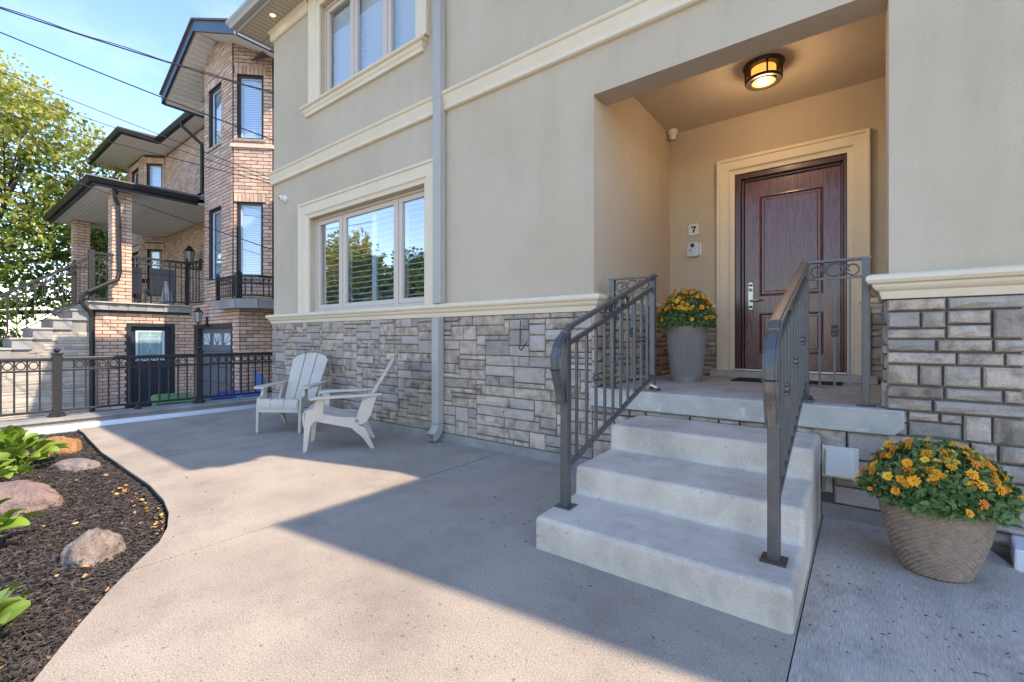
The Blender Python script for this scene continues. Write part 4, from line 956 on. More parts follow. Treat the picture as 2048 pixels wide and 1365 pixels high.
o = obj('hosta_flower_stalk', G().tube([(-6.5, .45, .0), (-6.55, .55, .18), (-6.6, .66, .26)], .004, 5).tube([(-6.55, .55, .18), (-6.62, .52, .27)], .003, 5), MT['hosta'], tint=True); tag(o, 'thin pale stalk rising above the lime hosta leaves', 'stalk')

# ------------------------------------------------------------------ black fence on the curb
FX = -8.3
fn = thing('metal_fence', 'black metal fence with rings standing on the curb wall', 'fence', (FX, 1.0, .13))
def fpost(y, w=.05, z0=.13, z1=.94):
    p = obj('post', G().box(FX - w, FX + w, y - w, y + w, z0, z1), MT['black'], fn, bev=.005)
    sub(p, 'post_cap', G().box(FX - w - .012, FX + w + .012, y - w - .012, y + w + .012, z1, z1 + .016).lathe([(.022, z1 + .016), (.012, z1 + .026), (.026, z1 + .036), (.036, z1 + .055), (.030, z1 + .075), (0, z1 + .085)], 14, c=(FX, y, 0)), MT['black'])
    sub(p, 'post_foot', G().lathe([(.098, .13), (.092, .145), (.078, .16), (.072, .185)], 4, c=(FX, y, 0)).box(FX - w - .02, FX + w + .02, y - w - .02, y + w + .02, .13, .17), MT['black'])
PY = (-1.55, 1.085, 2.685, 4.6)
for y in PY: fpost(y, .045)
for ya, yb in zip(PY, PY[1:]):
    ya += .045; yb -= .045
    obj('top_rail', G().box(FX - .028, FX + .028, ya, yb, .855, .905), MT['black'], fn, bev=.010)
    obj('mid_rail', G().box(FX - .015, FX + .015, ya, yb, .722, .747), MT['black'], fn, bev=.003)
    obj('lower_rail', G().box(FX - .018, FX + .018, ya, yb, .195, .225), MT['black'], fn, bev=.003)
    n = round((yb - ya) / .112); st_ = (yb - ya) / n
    for k in range(1, n):
        y = ya + k * st_; obj('baluster', G().box(FX - .009, FX + .009, y - .009, y + .009, .225, .722).box(FX - .009, FX + .009, y - .009, y + .009, .747, .855), MT['black'], fn)
    for k in range(n):
        y = ya + (k + .5) * st_
        if 0 < k < n - 1: obj('ring', G().tube([(FX, y + .040 * math.cos(q * math.pi / 8), .801 + .046 * math.sin(q * math.pi / 8)) for q in range(16)], .006, 6, closed=True), MT['black'], fn, smooth=True)
for y in (1.92,): obj('support_leg', G().box(FX - .02, FX + .02, y - .02, y + .02, .15, .195).box(FX - .04, FX + .04, y - .04, y + .04, .13, .15), MT['black'], fn)

# ------------------------------------------------------------------ brick neighbours
NO = (-13, 4, -.6)
def bwin(parent, M, u0, u1, z0, z1, blind=True, y=.07):
    g = G(); s = .055
    for a in ((u0, u0 + s, z0, z1), (u1 - s, u1, z0, z1), (u0 + s, u1 - s, z0, z0 + s), (u0 + s, u1 - s, z1 - s, z1)): g.box(a[0], a[1], y - .03, y + .05, a[2], a[3], M=M)
    w = obj('window', g, MT['blackb'], parent)
    g = G(); a, b, c, d = u0 + s, u1 - s, z0 + s, z1 - s; t = .022
    g.box(a, a + t, y - .005, y + .03, c, d, M=M).box(b - t, b, y - .005, y + .03, c, d, M=M).box(a + t, b - t, y - .005, y + .03, c, c + t, M=M).box(a + t, b - t, y - .005, y + .03, d - t, d, M=M)
    sub(w, 'sash', g, MT['blind'])
    sub(w, 'pane', G().box(a + t, b - t, y + .008, y + .012, c + t, d - t, M=M), MT['glass2'])
    g = G(); n = int((d - c) / .05)
    for i in range(n): g.box(a + t, b - t, y + .05, y + .056, c + i * (d - c) / n, c + (i + .82) * (d - c) / n, M=M @ Matrix.Translation((0, 0, 0)))
    if blind: sub(w, 'blind', g, MT['blind'])
    return w
def bsill(parent, M, u0, u1, z):
    g = G(); n = max(2, round((u1 - u0 + .12) / .2)); w = (u1 - u0 + .12) / n
    g.box(u0 - .06, u1 + .06, -.045, .06, z - .05, z, M=M); obj('window_sill', g, MT['lstone'], parent)
NB = thing('brick_house', 'pink brick townhouse with bay window and raised porch behind the fence', 'house', NO)
def bwall(parent, M, u0, u1, z0, z1, holes=(), th=.10, name='brick_wall'):
    o = obj(name, grid_wall(G(), M, u0, u1, z0, z1, list(holes), th), MT['bmortar'], parent); return o
zG = -.6
MA = wall_frame(-12.6, 4.2, 1, 0); MB_ = wall_frame(-11.0, 4.2, 1, 1); MBm = wall_frame(0, 4.1, 1, 0)
# upper bay: front face, chamfer, side
wA = [(.27, .99, 5.62, 7.02), (.27, .99, 2.50, 4.18)]; wB = [(.10, .64, 5.55, 6.98), (.09, .63, 2.50, 4.16)]
gA = bwall(NB, MA, 0, 1.60, 1.96, 8.0, wA); gB = bwall(NB, MB_, 0, .83, 1.96, 7.7, wB)
wC = bwall(NB, wall_frame(-10.413, 4.787, 0, 1), 0, 1.6, 1.96, 7.3)
pA = bricks(MA, 0, 1.60, 1.96, 8.0, wA); pB = bricks(MB_, 0.02, .83, 1.96, 7.7, wB); pC = bricks(wall_frame(-10.413, 4.787, 0, 1), .02, .6, 1.96, 7.2)
for M, ws_ in ((MA, wA), (MB_, wB)):
    for w in ws_: bwin(NB, M, *w); bsill(NB, M, w[0], w[1], w[2])
# thick proud course under the upper chamfer window and quoin strip at bay corner
obj('brick_corbel', G().box(-.03, .86, -.05, .0, 5.36, 5.44, M=MB_), MT['brick'], NB, tint=True)
# ground floor: door wall (+X), garage wall (-Y), corner wall (+X)
MD = wall_frame(-13.25, 2.32, 0, 1); hD = [(.54, 1.45, zG, 1.50)]
MGa = wall_frame(-13.25, 4.1, 1, 0); hG = [(.25, 2.52, zG, 1.45)]
MS = wall_frame(-10.37, 4.1, 0, 1)
wD = bwall(NB, MD, 0, 1.78, zG, 1.78, hD, .15); wG = bwall(NB, MGa, 0, 2.88, zG, 1.96, hG, .15); wS = bwall(NB, MS, 0, 2.6, zG, 1.96)
pD = bricks(MD, 0, 1.78, zG, 1.77, hD, 0); pG = bricks(MGa, 0, 2.88, zG, 1.96, hG, 0); pS = bricks(MS, 0, 2.0, zG, 1.96)
emit_pieces(pD, 'brick', wD, MT['brick'], 60, 'small_bricks'); emit_pieces(pG, 'brick', wG, MT['brick'], 30, 'small_bricks'); emit_pieces(pS, 'brick', wS, MT['brick'], 40, 'small_bricks')
emit_pieces(pA, 'brick', gA, MT['brick'], 60, 'small_bricks'); emit_pieces(pB, 'brick', gB, MT['brick'], 90, 'small_bricks'); emit_pieces(pC, 'brick', wC, MT['brick'], 10, 'small_bricks')
obj('bay_core', G().prism([(-12.5, 4.32), (-11.05, 4.32), (-10.53, 4.84), (-10.53, 6.3), (-12.5, 6.3)], 1.96, 7.2), MT['bmortar'], NB)
# main wall set back, with porch door and lantern
MM = wall_frame(-18.1, 4.9, 1, 0); hM = [(3.7, 4.55, 1.98, 4.05)]
wM = bwall(NB, MM, 0, 5.6, 1.78, 7.13, hM); emit_pieces(bricks(MM, 0, 5.6, 1.96, 7.1, hM), 'brick', wM, MT['brick'], 0, 'small_bricks')
pdr = obj('porch_door', G().box(3.7, 4.55, .10, .14, 1.98, 4.05, M=MM), MT['blackb'], NB); sub(pdr, 'pane', G().box(3.85, 4.40, .09, .10, 2.3, 3.8, M=MM), MT['glass2'])
# basement door with decorative glass
bd = obj('basement_door', G().box(.62, 1.37, .09, .13, zG, 1.42, M=MD), MT['navy'], NB)
sub(bd, 'door_frame', G().box(.54, .62, -.02, .14, zG, 1.50, M=MD).box(1.37, 1.45, -.02, .14, zG, 1.50, M=MD).box(.62, 1.37, -.02, .14, 1.42, 1.50, M=MD), MT['blackb'])
sub(bd, 'light_frame', G().box(.72, .76, .07, .09, .62, 1.33, M=MD).box(1.23, 1.27, .07, .09, .62, 1.33, M=MD).box(.76, 1.23, .07, .09, .62, .66, M=MD).box(.76, 1.23, .07, .09, 1.29, 1.33, M=MD), MT['blind'])
sub(bd, 'pane', G().box(.76, 1.23, .082, .09, .66, 1.29, M=MD), MT['artglass'])
gl = G(); gl.box(.76, 1.23, .078, .082, 1.13, 1.14, M=MD).box(.82, .826, .078, .082, .66, 1.2, M=MD).box(1.165, 1.171, .078, .082, .66, 1.2, M=MD).box(.99, .996, .078, .082, 1.14, 1.29, M=MD)
Q = lambda u, z: MD @ Vector((u, .079, z))
gl.tube([Q(.86, 1.15), Q(.88, 1.22), Q(.94, 1.20), Q(1.05, 1.2), Q(1.12, 1.22), Q(1.14, 1.15)], .005, 4); gl.tube([Q(.995, 1.09), Q(.965, 1.03), Q(.995, .99), Q(1.025, 1.03), Q(.995, 1.09)], .005, 4); gl.tube([Q(.995, .99), Q(.96, .90), Q(.93, .80)], .004, 4); gl.tube([Q(.995, .99), Q(1.03, .90), Q(1.06, .80)], .004, 4)
sub(bd, 'caming', gl, MT['lead'])
for a in (.72, 1.02): sub(bd, 'door_panel', G().box(a, a + .24, .083, .09, -.35, .45, M=MD), MT['navy'], bev=.004)
# garage door
gd = obj('garage_door', G().box(.5, 2.40, .10, .14, zG, 1.38, M=MGa), MT['garage'], NB)
sub(gd, 'jamb', G().box(.25, .5, -.0, .14, zG, 1.45, M=MGa).box(2.40, 2.52, -.0, .14, zG, 1.45, M=MGa).box(.5, 2.40, -.0, .14, 1.38, 1.45, M=MGa), MT['blackb'])
for k in range(3):
    a = .62 + k * .60
    sub(gd, 'pane', G().box(a, a + .42, .09, .10, 1.0, 1.26, M=MGa), MT['blind'])
    c_ = Vector((a + (.42 if k == 0 else .21 if k == 1 else 0), .088, 1.0)); gg = G()
    for t in range(5):
        an = R(15 + 37 * t); e = c_ + Vector((math.cos(an) * .5, 0, math.sin(an) * .5)); 
        e.x = min(max(e.x, a), a + .42); e.z = min(e.z, 1.26); gg.tube([MGa @ c_, MGa @ e], .009, 4)
    sub(gd, 'sunburst_bar', gg, MT['garage'])
for k in range(4): sub(gd, 'section_line', G().box(.5, 2.40, .094, .10, zG + .36 * (k + 1), zG + .36 * (k + 1) + .012, M=MGa), MT['blackb'])
o = obj('note_sheet', G().box(.36, .46, -.01, .0, .55, .85, M=MGa), MT['white'], NB)
# porch slab with tiles, corner balcony slab
ps = obj('porch_slab', G().box(-18.0, -13.17, 2.24, 4.9, 1.78, 1.94), MT['curb'], NB)
tileP = [(Matrix.Translation((-13.13, 2.24 + .3 * k + .15, 1.85)), (.04, .148, .085))for k in range(7)]
for k in range(6):
    y = 2.2 + k * .33; sub(ps, 'edge_tile', G().box(-13.17, -13.12, y + .004, y + .326, 1.775, 1.925), MT['tile'])
g = G()
for k in range(20):
    y = 2.18 + k * .105; w = rnd.uniform(.02, .05); g.box(-13.3, -13.10 + w, y, y + .104, 1.926, 1.955 + rnd.uniform(-.004, .004))
sub(ps, 'flagstone_edge', g, MT['lstone'])
cb = obj('balcony_slab', G().prism([(-11.1, 3.88), (-9.98, 3.88), (-9.75, 4.2), (-9.75, 5.8), (-11.1, 5.8)], 1.77, 1.955), MT['curb'], NB)
for k in range(4): sub(cb, 'edge_tile', G().box(-11.1 + .28 * k + .004, -11.1 + .28 * (k + 1), 3.85, 3.88, 1.765, 1.95), MT['tile'])
MQ = wall_frame(-9.98, 3.88, .23, .32)
sub(cb, 'edge_tile', G().box(0, .39, -.03, 0, 1.765, 1.95, M=MQ), MT['tile'])
for k in range(4): sub(cb, 'edge_tile', G().box(-9.75, -9.72, 4.2 + .4 * k + .004, 4.2 + .4 * (k + 1), 1.765, 1.95), MT['tile'])
# ring railings
def ringrail(parent, a, b, z0, h, sp=.12, ring=.04, posts=(0, 1), slope=0, rings=True, pw=.035, name='porch_railing'):
    a, b = Vector((*a, 0)), Vector((*b, 0)); L_ = (b - a).length; d = (b - a) / L_; zz = lambda t: z0 + slope * t
    r_ = None
    for off, hh in ((h, .045), (h - .14, .022), (.07, .024)):
        g = rect_sweep(G(), [a + Vector((0, 0, zz(0) + off)), b + Vector((0, 0, zz(L_) + off))], .045 if off == h else .022, hh)
        if r_ is None: r_ = obj(name, g, MT['black'], parent)
        else: sub(r_, 'rail', g, MT['black'])
    n = max(2, round(L_ / sp))
    for k in range(1, n):
        t = L_ * k / n; p = a + d * t; sub(r_, 'baluster', G().box(p.x - .008, p.x + .008, p.y - .008, p.y + .008, zz(t) + .07, zz(t) + h), MT['black'])
    gr = G()
    for k in range(n):
        t = L_ * (k + .5) / n; c_ = a + d * t
        gr.tube([c_ + d * ring * math.cos(q * math.pi / 6) + Vector((0, 0, zz(t) + h - .078 + ring * math.sin(q * math.pi / 6) + slope * ring * math.cos(q * math.pi / 6))) for q in range(12)], .006, 5, closed=True)
    if rings: sub(r_, 'ring_band', gr, MT['black'])
    for k in posts:
        p = a if k == 0 else b; z = zz(0 if k == 0 else L_)
        sub(r_, 'post', G().box(p.x - pw, p.x + pw, p.y - pw, p.y + pw, z, z + h + .06).lathe([(.02, 0), (.012, .012), (.03, .03), (.03, .045), (0, .06)], 10, c=(p.x, p.y, z + h + .06)), MT['black'])
    return r_
ringrail(NB, (-13.16, 2.95), (-13.16, 4.0), 1.95, 1.05, posts=(1,)); ringrail(NB, (-13.16, 4.0), (-12.62, 4.15), 1.95, 1.05, posts=())
ringrail(NB, (-13.16, 2.25), (-13.16, 2.62), 1.95, 1.05, posts=(0,), pw=.05)
ringrail(NB, (-13.16, -.8), (-13.16, 2.2), -.18, .93, sp=.13, slope=.705, posts=(0,))
ringrail(NB, (-14.6, -.8), (-14.6, 2.2), -.18, .93, sp=.13, slope=.705, posts=(0, 1))
ringrail(NB, (-11.05, 3.93), (-10.0, 3.93), 1.955, .47, sp=.11, posts=(0,)); ringrail(NB, (-10.0, 3.93), (-9.8, 4.22), 1.955, .47, sp=.11, posts=(0,), pw=.05); ringrail(NB, (-9.8, 4.22), (-9.8, 5.6), 1.955, .47, sp=.11, posts=())
# stairs
g = G(); poly = [(-.85, zG), (2.30, zG), (2.30, 1.94)]
yy_, z_ = 2.22, 1.94
poly = [(2.24, zG), (2.24, 1.735)]; y = 2.24 - .29; z = 1.735
tops = []
while z > -.5:
    poly += [(y + .0, z)] if False else [];
    tops.append((y, z)); poly += [(y, z), (y, z - .202)]; y -= .288; z -= .202
poly = [(2.24, zG), (2.24, 1.735)] + poly[2:] + [(poly[-1][0], zG)]
stg = obj('porch_stairs', G().prism(poly, -14.7, -13.22, M=M_), MT['curb'], NB)
for y, z in tops: sub(stg, 'tread', G().box(-14.72, -13.14, y - .03, y + .29, z, z + .035), MT['lstone'])
for y, z in tops[:6]: sub(stg, 'riser_tile', G().box(-13.215, -13.17, y + .005, 2.0 if False else y + .285, z - .20, z - .003), MT['tile'])
def below(u, zc, w, h): 
    yv = -1.0 + u; return zc + h / 2 > 1.735 - .70 * max(0, (1.95 - yv + w / 2)) - .21
MSt = wall_frame(-13.22, -1.0, 0, 1)
emit_pieces(ashlar(MSt, 0, 3.24, zG, 1.72, .10, .062, (3, 4, 5, 6), (1, 1, 2), .02, .004, skip=below), 'stone', stg, MT['lstone'], 120, 'small_stones')
# porch pillars
for (x0, x1, y0, y1) in ((-13.56, -13.2, 2.6, 2.95), (-17.75, -17.38, 2.6, 2.95)):
    pl_ = obj('porch_pillar', G().box(x0 + .012, x1 - .012, y0 + .012, y1 - .012, 1.94, 4.46), MT['bmortar'], NB)
    pp = bricks(wall_frame(x0, y0 + .012, 1, 0), 0, x1 - x0, 1.96, 4.46) + bricks(wall_frame(x1 - .012, y0, 0, 1), 0, y1 - y0, 1.96, 4.46, u_phase=.1)
    emit_pieces(pp, 'brick', pl_, MT['brick'], 70, 'small_bricks')
# porch roof: soffit, gutters, shingles
g = G(); nb = 30
for k in range(nb):
    y = 2.3 + k * (4.88 - 2.3) / nb; g.box(-18.3, -13.0, y + .010, y + (4.88 - 2.3) / nb, 4.455, 4.475)
g.box(-18.3, -13.0, 2.3, 4.88, 4.475, 4.5); obj('porch_ceiling', g, MT['wsoffit'], NB)
obj('porch_fascia', G().box(-18.42, -12.95, 2.24, 2.28, 4.42, 4.58).box(-12.99, -12.95, 2.28, 4.16, 4.42, 4.58), MT['blackb'], NB)
obj('porch_gutter', G().sweep([(-18.42, 2.24), (-12.95, 2.24), (-12.95, 4.16)], [(0, 4.60), (.12, 4.60), (.125, 4.57), (.10, 4.53), (.07, 4.48), (0, 4.48)]), MT['black'], NB)
obj('porch_roof', G().add([(-18.42, 2.24, 4.58), (-12.95, 2.24, 4.58), (-12.95, 4.9, 4.58), (-14.6, 4.9, 5.12), (-18.42, 4.9, 5.12), (-14.6, 3.9, 5.12), (-18.42, 3.9, 5.12)], [(0, 1, 5, 6), (1, 2, 3, 5), (5, 3, 4, 6)]), MT['shingle'], NB)
# porch downspout with offset
g = G(); dsx = -13.06
g.tube([(dsx, 2.62, 4.48), (dsx - .02, 2.62, 4.30), (dsx - .10, 2.70, 4.12), (dsx - .10, 2.70, 3.9), (dsx - .09, 2.72, 2.62), (dsx - .06, 2.68, 2.46), (dsx, 2.52, 2.36), (dsx + .02, 2.15, 2.12), (dsx + .02, 2.09, 2.06), (dsx + .01, 2.07, 1.94), (dsx, 2.12, 1.82), (dsx - .04, 2.22, 1.72), (dsx - .06, 2.25, 1.6), (dsx - .06, 2.25, .4), (dsx - .06, 2.25, -.55)], .042, 8)
obj('downspout', g, MT['black'], NB)
# main eave, bay gable
obj('main_eave', G().box(-17.2, -13.6, 4.5, 4.9, 7.13, 7.16), MT['wsoffit'], NB); obj('main_gutter', G().sweep([(-17.2, 4.5), (-13.9, 4.5)], [(0, 7.30), (.12, 7.30), (.12, 7.26), (.08, 7.16), (0, 7.13)]), MT['black'], NB)
obj('main_roof', G().add([(-20, 4.45, 7.28), (-9.3, 4.45, 7.28), (-9.3, 9, 9.4), (-20, 9, 9.4)], [(0, 1, 2, 3)]), MT['shingle'], NB)
obj('downspout', G().tube([(-15.0, 4.42, 7.2), (-15.0, 4.45, 7.05), (-14.75, 4.83, 6.62), (-14.75, 4.84, 6.4), (-14.75, 4.84, 5.25), (-14.85, 4.7, 5.12), (-15.6, 4.5, 5.02)], .042, 8), MT['black'], NB)
ax_, az_, ex, ez = -11.87, 8.06, 2.13, 7.13
g = G()
for s in (-1, 1):
    e = (ax_ + s * ex, ez)
    g.add([(ax_, 3.77, az_), (e[0], 3.77, e[1]), (e[0], 6.5, e[1]), (ax_, 6.5, az_), (ax_, 3.77, az_ + .14), (e[0], 3.77, e[1] + .14), (e[0], 6.5, e[1] + .14), (ax_, 6.5, az_ + .14)], [(0, 1, 2, 3) if s < 0 else (3, 2, 1, 0), (4, 5, 6, 7)])
obj('gable_roof', g, [MT['wsoffit']], NB)
g = G()
for s in (-1, 1):
    n = 16
    for k in range(n):                            # inclined soffit boards running back from the rake
        t0, t1 = (k + .07) / n, (k + 1) / n; x0, x1 = ax_ + s * ex * t0, ax_ + s * ex * t1; z0_, z1_ = az_ - (az_ - ez) * t0 - .02, az_ - (az_ - ez) * t1 - .02
        g.add([(x0, 3.8, z0_), (x1, 3.8, z1_), (x1, 5.2, z1_), (x0, 5.2, z0_)], [(0, 1, 2, 3)])
obj('gable_soffit', g, MT['wsoffit'], NB)
g = G()
for s in (-1, 1):
    e = (ax_ + s * (ex + .05), ez - .02); h_ = .20
    g.add([(ax_, 3.72, az_ - .03), (e[0], 3.72, e[1] - .03), (e[0], 3.72, e[1] + h_), (ax_, 3.72, az_ + h_), (ax_, 3.77, az_ - .03), (e[0], 3.77, e[1] - .03), (e[0], 3.77, e[1] + h_), (ax_, 3.77, az_ + h_)],
          [(0, 1, 2, 3), (7, 6, 5, 4), (0, 4, 5, 1), (3, 2, 6, 7), (1, 5, 6, 2)])
    g.box(e[0] - .03, e[0] + .03, 3.77, 6.4, e[1] - .03, e[1] + h_ - .04)
obj('rake_board', g, MT['bluemetal'], NB)
g = G()
for s in (-1, 1):
    e = (ax_ + s * (ex + .08), ez + .17)
    g.add([(ax_, 3.68, az_ + .21), (*[e[0], 3.68, e[1]],), (e[0], 6.5, e[1]), (ax_, 6.5, az_ + .21), (ax_, 3.68, az_ + .25), (e[0], 3.68, e[1] + .04), (e[0], 6.5, e[1] + .04), (ax_, 6.5, az_ + .25)], [(0, 1, 2, 3), (4, 7, 6, 5), (0, 4, 5, 1), (1, 5, 6, 2)])
obj('shingles', g, MT['shingle'], NB)
g = G(); g.prism([(-12.6, 0), (-11.0, 0), (-11.0, .5), (-11.87, .88), (-12.6, .55)], 0, .05, M=Matrix(((1, 0, 0, 0), (0, 0, 1, 4.21), (0, 1, 0, 7.15), (0, 0, 0, 1))))
obj('gable_infill', g, MT['bmortar'], NB)
# second town house behind
N2 = thing('brick_house', 'more distant pink brick townhouse with a bay, partly hidden by the porch', 'house', (-20, 4.4, -.6))
M2 = wall_frame(-18.56, 4.44, 1, 1); M3 = wall_frame(-20.4, 4.44, 1, 0)
h2 = [(.10, .56, 5.95, 6.85), (.12, .55, 2.55, 4.05)]; h3 = [(.5, 1.3, 5.95, 6.85), (.5, 1.3, 2.55, 4.05)]
w2 = bwall(N2, M2, 0, .65, zG, 7.13, h2); w3 = bwall(N2, M3, 0, 1.84, zG, 7.13, h3)
emit_pieces(bricks(M2, 0, .65, 1.96, 7.1, h2), 'brick', w2, MT['brick'], 0, 'small_bricks'); emit_pieces(bricks(M3, 0, 1.84, 1.96, 7.1, h3), 'brick', w3, MT['brick'], 0, 'small_bricks')
for M, hh_ in ((M2, h2), (M3, h3)):
    for w in hh_: bwin(N2, M, *w)
obj('bay_core', G().prism([(-20.4, 4.56), (-18.6, 4.56), (-18.2, 5.0), (-20.4, 5.0)], zG, 7.13), MT['bmortar'], N2)
obj('rear_wall', G().box(-30, -20.4, 4.6, 5.2, zG, 7.13), MT['brick'], N2, tint=True)
obj('soffit', G().box(-21.2, -17.2, 3.6, 4.95, 7.13, 7.16), MT['wsoffit'], N2)
obj('gutter', G().sweep([(-21.2, 3.6), (-17.2, 3.6), (-17.2, 4.45)], [(0, 7.30), (.12, 7.30), (.12, 7.26), (.08, 7.16), (0, 7.13)]), MT['black'], N2)
obj('roof', G().add([(-21.2, 3.5, 7.29), (-17.1, 3.5, 7.29), (-17.1, 6, 7.29), (-19.1, 6, 8.1), (-19.1, 5.5, 8.1), (-21.2, 6, 7.3)], [(0, 1, 4), (1, 2, 3, 4), (0, 4, 3, 5)]), MT['shingle'], N2)

# lanterns
def lantern(label, base, out, s=1.0, bracket=True):
    T = thing('wall_lantern', label, 'lantern', base, world_geo=False); ox, oy = out
    c_ = (ox * .17 * s, oy * .17 * s, 0)
    lb = link('lantern_roof', mesh_of('lantern_roof', G().lathe([(.085 * s, .0), (.075 * s, .02 * s), (.04 * s, .06 * s), (.03 * s, .085 * s), (.012 * s, .10 * s), (.0, .12 * s)], 6, c=(c_[0], c_[1], .09 * s)), MT['black']), T)
    link('lantern_glass', mesh_of('lantern_glass', G().lathe([(.045 * s, -.10 * s), (.075 * s, .09 * s)], 6, c=c_), mat('frosted_lantern', (.35, .36, .36), .3)), T)
    g = G()
    for k in range(6):
        a = k * math.pi / 3; g.tube([(c_[0] + .047 * s * math.cos(a), c_[1] + .047 * s * math.sin(a), -.10 * s), (c_[0] + .078 * s * math.cos(a), c_[1] + .078 * s * math.sin(a), .09 * s)], .005 * s, 4)
    g.lathe([(.05 * s, -.12 * s), (.05 * s, -.10 * s), (0, -.10 * s)], 6, c=c_).lathe([(.0, -.16 * s), (.02 * s, -.14 * s), (.015 * s, -.12 * s)], 6, c=c_)
    link('lantern_cage', mesh_of('lantern_cage', g, MT['black']), T)
    link('bracket', mesh_of('bracket', G().tube([(0, 0, -.10 * s), (ox * .06 * s, oy * .06 * s, -.20 * s), (ox * .15 * s, oy * .15 * s, -.19 * s), (c_[0], c_[1], -.13 * s)], .010 * s, 6).lathe([(.03 * s, -.19 * s), (.04 * s, -.1 * s), (.03 * s, .0)], 8), MT['black'], True), T)
lantern('black wall lantern above the garage door of the brick house', (-12.1, 4.09, 1.64), (0, -1), 1.15)
lantern('black wall lantern high on the porch wall', (-13.7, 4.89, 3.85), (0, -1), 1.35)
lantern('larger clear glass lantern beside the porch door', (-14.95, 4.89, 3.42), (0, -1), 1.7)
# porch furniture, dog statue
for i, (x, y) in enumerate(((-14.3, 3.75), (-14.45, 3.1))):
    T = thing('patio_chair', ('dark grey high-backed patio chair on the brick porch, closer to the dog statue', 'dark grey high-backed patio chair on the brick porch, closer to the pillar')[i], 'chair', (x, y, 1.95), group='dark chairs on the brick porch', world_geo=False)
    link('backrest', mesh_of('backrest', G().box(.22, .28, -.26, .26, .30, .95), MT['cush']), T); link('seat', mesh_of('seat', G().box(-.25, .25, -.26, .26, .34, .44), MT['cush']), T)
    for a in (-.24, .22):
        for b in (-.25, .22): link('leg', mesh_of('leg', G().box(a, a + .03, b, b + .03, 0, .34), MT['black']), T)
T = thing('patio_table', 'dark round patio table behind the porch railing', 'table', (-15.1, 3.5, 1.95), world_geo=False)
link('tabletop', mesh_of('tabletop', G().lathe([(0, .70), (.45, .70), (.45, .74), (0, .74)], 20), MT['black']), T); link('pedestal', mesh_of('pedestal', G().lathe([(.2, 0), (.2, .03), (.04, .06), (.04, .70)], 12), MT['black']), T)
g = G(); 
me = bpy.data.meshes.new('dog_statue'); V_ = [(0, 0, .16), (0, -.02, .30), (0, -.05, .42), (0, -.08, .52), (0, -.16, .50), (0, .07, .08), (.07, -.08, .20), (.07, -.10, .02), (-.07, -.08, .20), (-.07, -.10, .02), (.08, .03, .05), (.09, -.08, .025), (-.08, .03, .05), (-.09, -.08, .025), (.05, -.06, .56), (-.05, -.06, .56)]
E_ = [(0, 1), (1, 2), (2, 3), (3, 4), (0, 5), (1, 6), (6, 7), (1, 8), (8, 9), (5, 10), (10, 11), (5, 12), (12, 13), (3, 14), (3, 15)]
me.from_pydata(V_, E_, []); me.materials.append(MT['statue']); o = link('dog_statue', me, loc=(-13.45, 3.68, 1.96), rot=(0, 0, R(60)))
sk = o.modifiers.new('skin', 'SKIN'); rad_ = [.10, .09, .065, .075, .04, .10, .035, .025, .035, .025, .05, .03, .05, .03, .02, .02]
for i, v in enumerate(me.skin_vertices[0].data if me.skin_vertices else []): v.radius = (rad_[i],) * 2
if not me.skin_vertices: pass
o.modifiers.new('sub', 'SUBSURF').levels = 2; o.modifiers['sub'].render_levels = 2; tag(o, 'small pale sitting dog statue behind the porch railing', 'statue')
# bins
def cart(label, loc, rz, m, open_lid=None, w=.58, d=.70, h=.62):
    T = thing('wheeled_bin', label, 'bin', loc, rz, world_geo=False)
    b = link('bin_body', mesh_of('bin_body', G().add([(-w * .4, -d * .38, 0), (w * .4, -d * .38, 0), (w * .4, d * .38, 0), (-w * .4, d * .38, 0), (-w / 2, -d / 2, h), (w / 2, -d / 2, h), (w / 2, d / 2, h), (-w / 2, d / 2, h)], [(3, 2, 1, 0), (4, 5, 6, 7), (0, 1, 5, 4), (1, 2, 6, 5), (2, 3, 7, 6), (3, 0, 4, 7)]), m), T); bevel(b, .02, 3)
    lid = G().add([(-w / 2 - .03, -d / 2 - .04, 0), (w / 2 + .03, -d / 2 - .04, 0), (w / 2 + .03, d / 2 + .02, 0), (-w / 2 - .03, d / 2 + .02, 0), (-w / 2 + .03, -d / 2 + .04, .07), (w / 2 - .03, -d / 2 + .04, .07), (w / 2 - .03, d / 2 - .06, .09), (-w / 2 + .03, d / 2 - .06, .09)], [(3, 2, 1, 0), (4, 5, 6, 7), (0, 1, 5, 4), (1, 2, 6, 5), (2, 3, 7, 6), (3, 0, 4, 7)])
    lo = link('lid', mesh_of('lid', lid, m), T, M=(Matrix.Translation((0, 0, h + .005)) if open_lid is None else Matrix.Translation((0, d / 2, h)) @ Matrix.Rotation(open_lid, 4, 'X') @ Matrix.Translation((0, -d / 2, .02)))); bevel(lo, .015, 3)
    link('handle_bar', mesh_of('handle_bar', G().tube([(-w / 2 + .05, d / 2 + .05, h - .02), (w / 2 - .05, d / 2 + .05, h - .02)], .014, 8).box(-w / 2 + .05, -w / 2 + .08, d / 2 - .02, d / 2 + .05, h - .03, h).box(w / 2 - .08, w / 2 - .05, d / 2 - .02, d / 2 + .05, h - .03, h), m), T)
    for s in (-1, 1): link('wheel', mesh_of('wheel', G().lathe([(0, -.02), (.10, -.02), (.10, .02), (0, .02)], 16, M=Matrix.Translation((s * (w / 2 - .04), d * .38, .10)) @ Matrix.Rotation(R(90), 4, 'Y')), MT['black']), T)
    return T
cart('green wheeled bin in front of the basement door', (-10.4, 2.95, -.6), R(80), MT['binG'], w=.62, d=.95, h=.57)
cart('blue wheeled bin with closed lid beside the garage door', (-9.9, 3.72, -.6), R(60), MT['binB'], w=.5, d=.55, h=.60)
